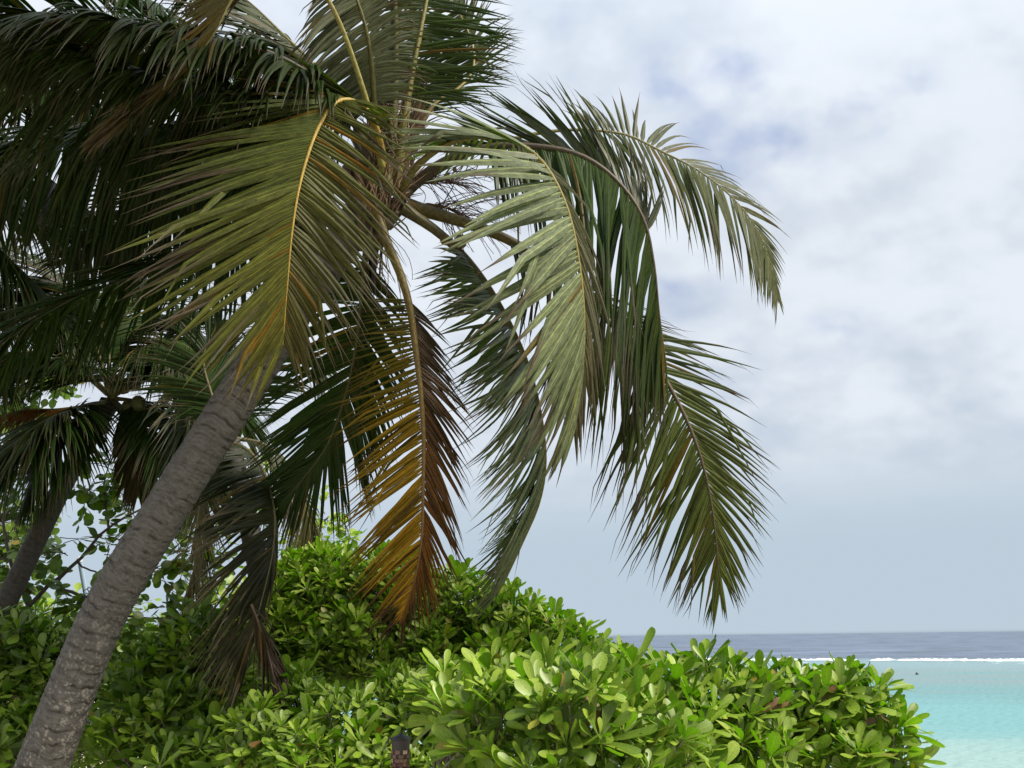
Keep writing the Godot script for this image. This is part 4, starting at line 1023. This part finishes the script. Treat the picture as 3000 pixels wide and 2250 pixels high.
func trees() -> void:
	broad_tree(Vector3(-5.545, 2.23, -9.024), [[[Vector3(-5.545, 2.23, -9.024), Vector3(-5.156, 3.173, -8.734), Vector3(-4.955, 3.352, -8.679), Vector3(-4.726, 3.566, -8.614), Vector3(-4.464, 3.775, -8.549), Vector3(-4.129, 4.11, -8.446), Vector3(-3.739, 4.376, -8.511)], 0.035, 0.009], [[Vector3(-4.464, 3.775, -8.549), Vector3(-4.194, 3.654, -8.513), Vector3(-3.904, 3.566, -8.467), Vector3(-3.625, 3.621, -8.45)], 0.01, 0.004], [[Vector3(-4.955, 3.352, -8.679), Vector3(-5.234, 3.865, -8.668), Vector3(-5.361, 4.439, -8.638), Vector3(-5.295, 4.84, -8.662)], 0.022, 0.006], [[Vector3(-4.726, 3.566, -8.614), Vector3(-4.324, 3.429, -8.509), Vector3(-3.887, 3.243, -8.42), Vector3(-3.248, 3.236, -8.422), Vector3(-2.927, 3.364, -8.383)], 0.018, 0.006], [[Vector3(-4.129, 4.11, -8.446), Vector3(-4.172, 4.472, -8.335), Vector3(-4.165, 4.863, -8.362)], 0.012, 0.004]],
		[Vector4(-4.291, 4.428, -8.349, 0.331), Vector4(-4.191, 4.725, -8.404, 0.288), Vector4(-4.675, 3.890, -8.514, 0.378), Vector4(-4.061, 3.929, -8.502, 0.331), Vector4(-4.278, 3.384, -8.523, 0.371), Vector4(-5.150, 3.670, -8.582, 0.378), Vector4(-3.671, 3.688, -8.430, 0.325), Vector4(-3.298, 3.817, -8.390, 0.325), Vector4(-3.109, 3.409, -8.369, 0.365), Vector4(-3.386, 3.194, -8.435, 0.365), Vector4(-3.886, 4.171, -8.574, 0.336), Vector4(-3.266, 4.230, -8.703, 0.342), Vector4(-4.803, 3.035, -8.484, 0.411), Vector4(-3.868, 3.025, -8.341, 0.359), Vector4(-3.072, 3.693, -8.575, 0.283)], {"leaf": 0.135, "twigs": 11, "tone0": 0, "tone1": 2}, "thin dark-branched tree with roundish leaves between the two leaning palm trunks", "broadleaf trees behind the palms")
	broad_tree(Vector3(-2.209, 2.391, -10.125), [[[Vector3(-2.209, 2.391, -10.125), Vector3(-2.25, 3.413, -9.812), Vector3(-2.296, 4.026, -9.623), Vector3(-2.078, 4.381, -9.514), Vector3(-1.894, 4.175, -9.577)], 0.04, 0.006], [[Vector3(-2.25, 3.413, -9.812), Vector3(-2.509, 4.13, -9.591), Vector3(-2.903, 4.971, -9.437)], 0.03, 0.006]],
		[Vector4(-2.240, 4.280, -9.545, 0.320), Vector4(-1.975, 4.073, -9.609, 0.240), Vector4(-2.456, 4.027, -9.623, 0.320), Vector4(-2.903, 4.971, -9.437, 0.216), Vector4(-2.691, 4.608, -9.549, 0.270), Vector4(-2.191, 3.871, -9.671, 0.320), Vector4(-2.956, 5.049, -9.413, 0.135)], {"leaf": 0.13, "twigs": 8, "tone0": 3, "tone1": 4}, "bright yellow-green treetop showing behind the hanging dark frond", "broadleaf trees behind the palms")
	broad_tree(Vector3(-7.867, 1.205, -11.85), [[[Vector3(-7.867, 1.205, -11.85), Vector3(-7.657, 3.524, -11.137), Vector3(-7.094, 4.969, -10.693), Vector3(-6.601, 5.544, -10.517)], 0.06, 0.01], [[Vector3(-7.657, 3.524, -11.137), Vector3(-6.984, 3.981, -10.997), Vector3(-6.374, 4.207, -10.927)], 0.03, 0.008]],
		[Vector4(-6.908, 5.257, -10.605, 0.668), Vector4(-6.552, 4.557, -10.820, 0.486), Vector4(-7.103, 4.215, -10.925, 0.668), Vector4(-6.536, 5.859, -10.524, 0.490), Vector4(-6.682, 3.862, -11.033, 0.546), Vector4(-7.268, 6.160, -10.432, 0.674), Vector4(-6.282, 6.355, -10.477, 0.433)], {"leaf": 0.15, "twigs": 24, "tone0": 0, "tone1": 1, "apart": false}, "dense dark leafy tree at the left edge behind the smaller palm", "broadleaf trees behind the palms")
	broad_tree(Vector3(-5.229, 1.229, -11.529), [[[Vector3(-5.229, 1.229, -11.529), Vector3(-5.215, 2.357, -11.182), Vector3(-5.146, 3.203, -10.922), Vector3(-4.905, 3.595, -10.802)], 0.03, 0.006]],
		[Vector4(-5.440, 3.319, -10.887, 0.354), Vector4(-5.026, 3.371, -10.871, 0.354), Vector4(-5.209, 2.921, -11.009, 0.413), Vector4(-4.794, 3.030, -10.975, 0.413), Vector4(-5.630, 2.928, -10.797, 0.405), Vector4(-6.089, 3.321, -10.677, 0.347), Vector4(-4.357, 2.915, -10.801, 0.347)], {"leaf": 0.12, "twigs": 9, "tone0": 3, "tone1": 4, "apart": false}, "light green bush far behind, seen between the palm trunks above the shade", "broadleaf trees behind the palms")

func shrubs() -> void:
	var g := "beach shrubs with rosettes of spoon-shaped leaves"
	shrub(Vector3(1.104, 1.391, -4.051), [Vector4(0.533, 2.704, -3.334, 0.218), Vector4(0.814, 2.670, -3.501, 0.274), Vector4(1.119, 2.633, -3.669, 0.268), Vector4(1.388, 2.635, -3.721, 0.262), Vector4(1.487, 2.509, -3.656, 0.188), Vector4(1.231, 2.447, -3.518, 0.234), Vector4(0.851, 2.501, -3.292, 0.219), Vector4(1.510, 2.374, -3.645, 0.167), Vector4(0.600, 2.589, -3.108, 0.192), Vector4(0.600, 2.697, -3.232, 0.186)], {"leaf": 0.128, "gap": 0.075, "open": 70.0, "greens": [2, 2, 3, 3]}, "bright green shrub at the lower right, standing out against the turquoise water", g)
	shrub(Vector3(0.101, 1.549, -2.956), [Vector4(0.176, 2.717, -2.702, 0.211), Vector4(-0.053, 2.690, -2.920, 0.220), Vector4(0.402, 2.655, -2.826, 0.205), Vector4(-0.278, 2.610, -3.258, 0.211), Vector4(0.046, 2.569, -2.643, 0.175), Vector4(0.288, 2.540, -2.652, 0.175), Vector4(-0.161, 2.517, -2.973, 0.190), Vector4(0.196, 2.798, -3.200, 0.177), Vector4(0.385, 2.787, -3.099, 0.155), Vector4(-0.006, 2.777, -3.312, 0.174), Vector4(-0.256, 2.721, -3.642, 0.191)], {"leaf": 0.12, "gap": 0.07, "open": 66.0, "greens": [2, 2, 3, 3]}, "nearest shrub at the bottom centre, with the largest and longest leaves", g)
	shrub(Vector3(-0.548, 1.373, -6.568), [Vector4(-1.469, 3.203, -6.424, 0.471), Vector4(-0.931, 3.227, -6.312, 0.429), Vector4(-0.437, 3.103, -6.141, 0.381), Vector4(-0.055, 2.973, -5.971, 0.368), Vector4(0.265, 2.841, -5.698, 0.349), Vector4(0.482, 2.715, -5.318, 0.267), Vector4(0.535, 2.701, -4.695, 0.235), Vector4(0.352, 2.665, -4.915, 0.246), Vector4(-1.728, 2.974, -6.285, 0.472), Vector4(-1.150, 2.844, -6.115, 0.424), Vector4(-0.577, 2.754, -5.934, 0.378), Vector4(-0.100, 2.676, -5.644, 0.328)], {"leaf": 0.138, "gap": 0.085, "greens": [3, 4, 4, 4], "open": 64.0}, "tall rounded shrub behind the others, sloping down to the sea at right", g)
	shrub(Vector3(-0.993, 1.377, -4.893), [Vector4(-1.173, 2.625, -4.718, 0.247), Vector4(-0.863, 2.538, -4.431, 0.230), Vector4(-1.279, 2.476, -4.450, 0.254), Vector4(-0.668, 2.611, -4.827, 0.240), Vector4(-0.355, 2.643, -4.399, 0.219), Vector4(-0.691, 2.433, -4.254, 0.197), Vector4(-0.973, 2.431, -4.150, 0.214), Vector4(-0.495, 2.490, -4.446, 0.219), Vector4(-0.385, 2.346, -4.281, 0.208), Vector4(-0.605, 2.349, -4.280, 0.197)], {"leaf": 0.13, "gap": 0.076, "greens": [2, 2, 3, 3], "yellow": 0.08}, "low shrub left of the torch with a few yellow leaves", g)
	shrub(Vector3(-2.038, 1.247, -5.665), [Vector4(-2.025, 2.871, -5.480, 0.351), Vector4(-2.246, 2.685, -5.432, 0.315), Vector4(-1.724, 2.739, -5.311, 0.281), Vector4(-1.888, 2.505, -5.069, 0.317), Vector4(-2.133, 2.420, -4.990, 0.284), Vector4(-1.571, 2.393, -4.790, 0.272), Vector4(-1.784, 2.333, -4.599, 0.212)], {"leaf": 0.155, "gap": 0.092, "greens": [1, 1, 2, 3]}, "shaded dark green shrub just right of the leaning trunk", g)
	shrub(Vector3(-4.675, 1.091, -9.583), [Vector4(-6.105, 2.817, -9.053, 0.725), Vector4(-5.308, 2.708, -9.296, 0.693), Vector4(-4.620, 2.596, -9.539, 0.658), Vector4(-3.861, 2.587, -9.542, 0.658), Vector4(-3.133, 2.590, -9.332, 0.643), Vector4(-3.939, 2.212, -9.030, 0.661), Vector4(-4.780, 2.142, -8.947, 0.653), Vector4(-3.147, 2.124, -8.952, 0.607)], {"leaf": 0.14, "gap": 0.13, "greens": [1, 2, 2, 3]}, "shrub mass farther back, glimpsed through the gaps behind the leaning trunk", g)
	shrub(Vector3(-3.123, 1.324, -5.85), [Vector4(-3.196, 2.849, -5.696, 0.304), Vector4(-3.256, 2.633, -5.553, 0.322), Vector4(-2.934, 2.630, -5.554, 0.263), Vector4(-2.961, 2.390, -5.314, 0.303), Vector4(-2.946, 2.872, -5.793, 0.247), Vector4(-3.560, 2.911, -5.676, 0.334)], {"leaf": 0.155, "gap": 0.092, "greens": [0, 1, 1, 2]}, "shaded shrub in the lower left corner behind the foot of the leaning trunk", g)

func small_things() -> void:
	# garden torch
	var at := Vector3(-0.489, 2.595, -3.786)
	var foot := Vector3(at.x, 1.36, at.z)
	var t := thing("garden_torch", foot, "garden torch with dark metal cap and woven bamboo sleeve among the shrubs", "torch")
	var top := at.y - foot.y
	var s := Shape.new()
	lathe(s, [Vector2(0.0, top + 0.026), Vector2(0.004, top + 0.026), Vector2(0.006, top + 0.016), Vector2(0.012, top + 0.014), Vector2(0.028, top + 0.008), Vector2(0.044, top + 0.001), Vector2(0.0455, top - 0.002), Vector2(0.043, top - 0.005), Vector2(0.038, top - 0.006)], 32, Color(0.035, 0.035, 0.045))
	part("lid", s.mesh(), plain(Color(0.022, 0.022, 0.03), 0.4), t)
	var can := Shape.new()
	lathe(can, [Vector2(0.041, top - 0.006), Vector2(0.039, top - 0.02), Vector2(0.0365, top - 0.05), Vector2(0.035, top - 0.075)], 32, Color.WHITE)
	part("canister", can.mesh(), plain(Color(0.03, 0.025, 0.026), 0.6), t)
	var tab := Shape.new()
	tube(tab, [Vector3(-0.044, top - 0.001, 0.005), Vector3(-0.052, top + 0.002, 0.006), Vector3(-0.054, top - 0.01, 0.006), Vector3(-0.054, top - 0.022, 0.006)], 0.004, 0.004, 6, Color.WHITE, Color.WHITE)
	part("snuffer_chain", tab.mesh(), plain(Color(0.04, 0.04, 0.045), 0.5), t)
	var pole := Shape.new()
	lathe(pole, [Vector2(0.03, top - 0.06), Vector2(0.027, top - 0.35), Vector2(0.022, top - 0.4), Vector2(0.02, 0.0)], 20, Color.WHITE)
	part("pole", pole.mesh(), plain(Color(0.05, 0.03, 0.025), 0.7), t)
	# woven sleeve: strips that pass over and under
	var strip := Shape.new()
	for row in 20:
		for k in 14:
			var over := (row + k) % 2 == 0
			var y := top - 0.052 - row * 0.0165
			var r := (0.0375 if over else 0.0335) - row * 0.0003
			var a0 := TAU * (k - 0.62) / 14.0
			var first := strip.v.size()
			var c := Color(0.13, 0.075, 0.055) if row < 3 else Color(0.085, 0.032, 0.028)
			if rng.randf() < 0.16:
				c = Color(0.36, 0.26, 0.17)
			c = c * rnd(0.7, 1.25)
			for i in 6:
				var x := i / 5.0
				var g := a0 + TAU * 1.24 / 14.0 * x
				var d := Vector3(cos(g), 0, sin(g))
				var rr := r + 0.0028 * sin(PI * x) * (1.0 if over else -0.5)
				for h in 3:
					var yy := y - 0.0075 + 0.0075 * h
					strip.add(d * (rr + (0.0012 if h == 1 else 0.0)) + Vector3(0, yy, 0), (d + Vector3(0, (h - 1) * 0.5, 0)).normalized(), c, Vector2(x, h))
			for i in 5:
				for h in 2:
					var q := first + i * 3 + h
					strip.tri(q, q + 3, q + 1)
					strip.tri(q + 1, q + 3, q + 4)
	var wv := part("woven_sleeve", strip.mesh(), plain(Color.WHITE, 0.6, true), t)
	wv.material_override.cull_mode = BaseMaterial3D.CULL_DISABLED
	# pale blue poles between the palm trunks
	for q in [[Vector3(-4.747, 3.855, -9.153), Vector3(-4.633, 3.2, -9.354), "pale blue pole leaning behind the twigs between the two palm trunks"], [Vector3(-5.527, 3.79, -9.172), Vector3(-5.442, 3.282, -9.329), "pale blue pole left of the smaller palm trunk, half hidden by leaves"]]:
		var p: Node3D = thing("slim_pole", Vector3(q[1].x, 1.36, q[1].z), q[2], "pole", "pale blue poles behind the trees")
		var ps := Shape.new()
		var d: Vector3 = (q[0] - q[1]).normalized()
		var low: Vector3 = q[1] - d * ((q[1].y - 1.36) / d.y)
		tube(ps, [low, q[1], q[0]], 0.026, 0.024, 12, Color.WHITE, Color.WHITE, 1.0, p.position)
		part("shaft", ps.mesh(), plain(Color(0.3, 0.41, 0.52), 0.4), p)
		var cp := Shape.new()
		lathe(cp, [Vector2(0.03, -0.02), Vector2(0.031, 0.015), Vector2(0.012, 0.04), Vector2(0.0, 0.045)], 12, Color.WHITE)
		part("end_cap", cp.mesh(), plain(Color(0.6, 0.66, 0.7), 0.5), p, q[0] - p.position)
	# buoy
	var b := Vector3(29.991, 0, -65.234)
	var buoy := thing("mooring_buoy", b, "small dark float far out in the lagoon inside the surf line", "buoy")
	var bs := Shape.new()
	lathe(bs, [Vector2(0.0, 0.15), Vector2(0.05, 0.14), Vector2(0.095, 0.09), Vector2(0.11, 0.03), Vector2(0.1, -0.04), Vector2(0.04, -0.1), Vector2(0.0, -0.11)], 18, Color.WHITE)
	part("float", bs.mesh(), plain(Color(0.03, 0.05, 0.05), 0.5), buoy)
	var ey := Shape.new()
	tube(ey, [Vector3(-0.02, 0.14, 0), Vector3(-0.02, 0.19, 0), Vector3(0.02, 0.19, 0), Vector3(0.02, 0.14, 0)], 0.008, 0.008, 6, Color.WHITE, Color.WHITE)
	part("lifting_eye", ey.mesh(), plain(Color(0.04, 0.04, 0.04), 0.5), buoy)
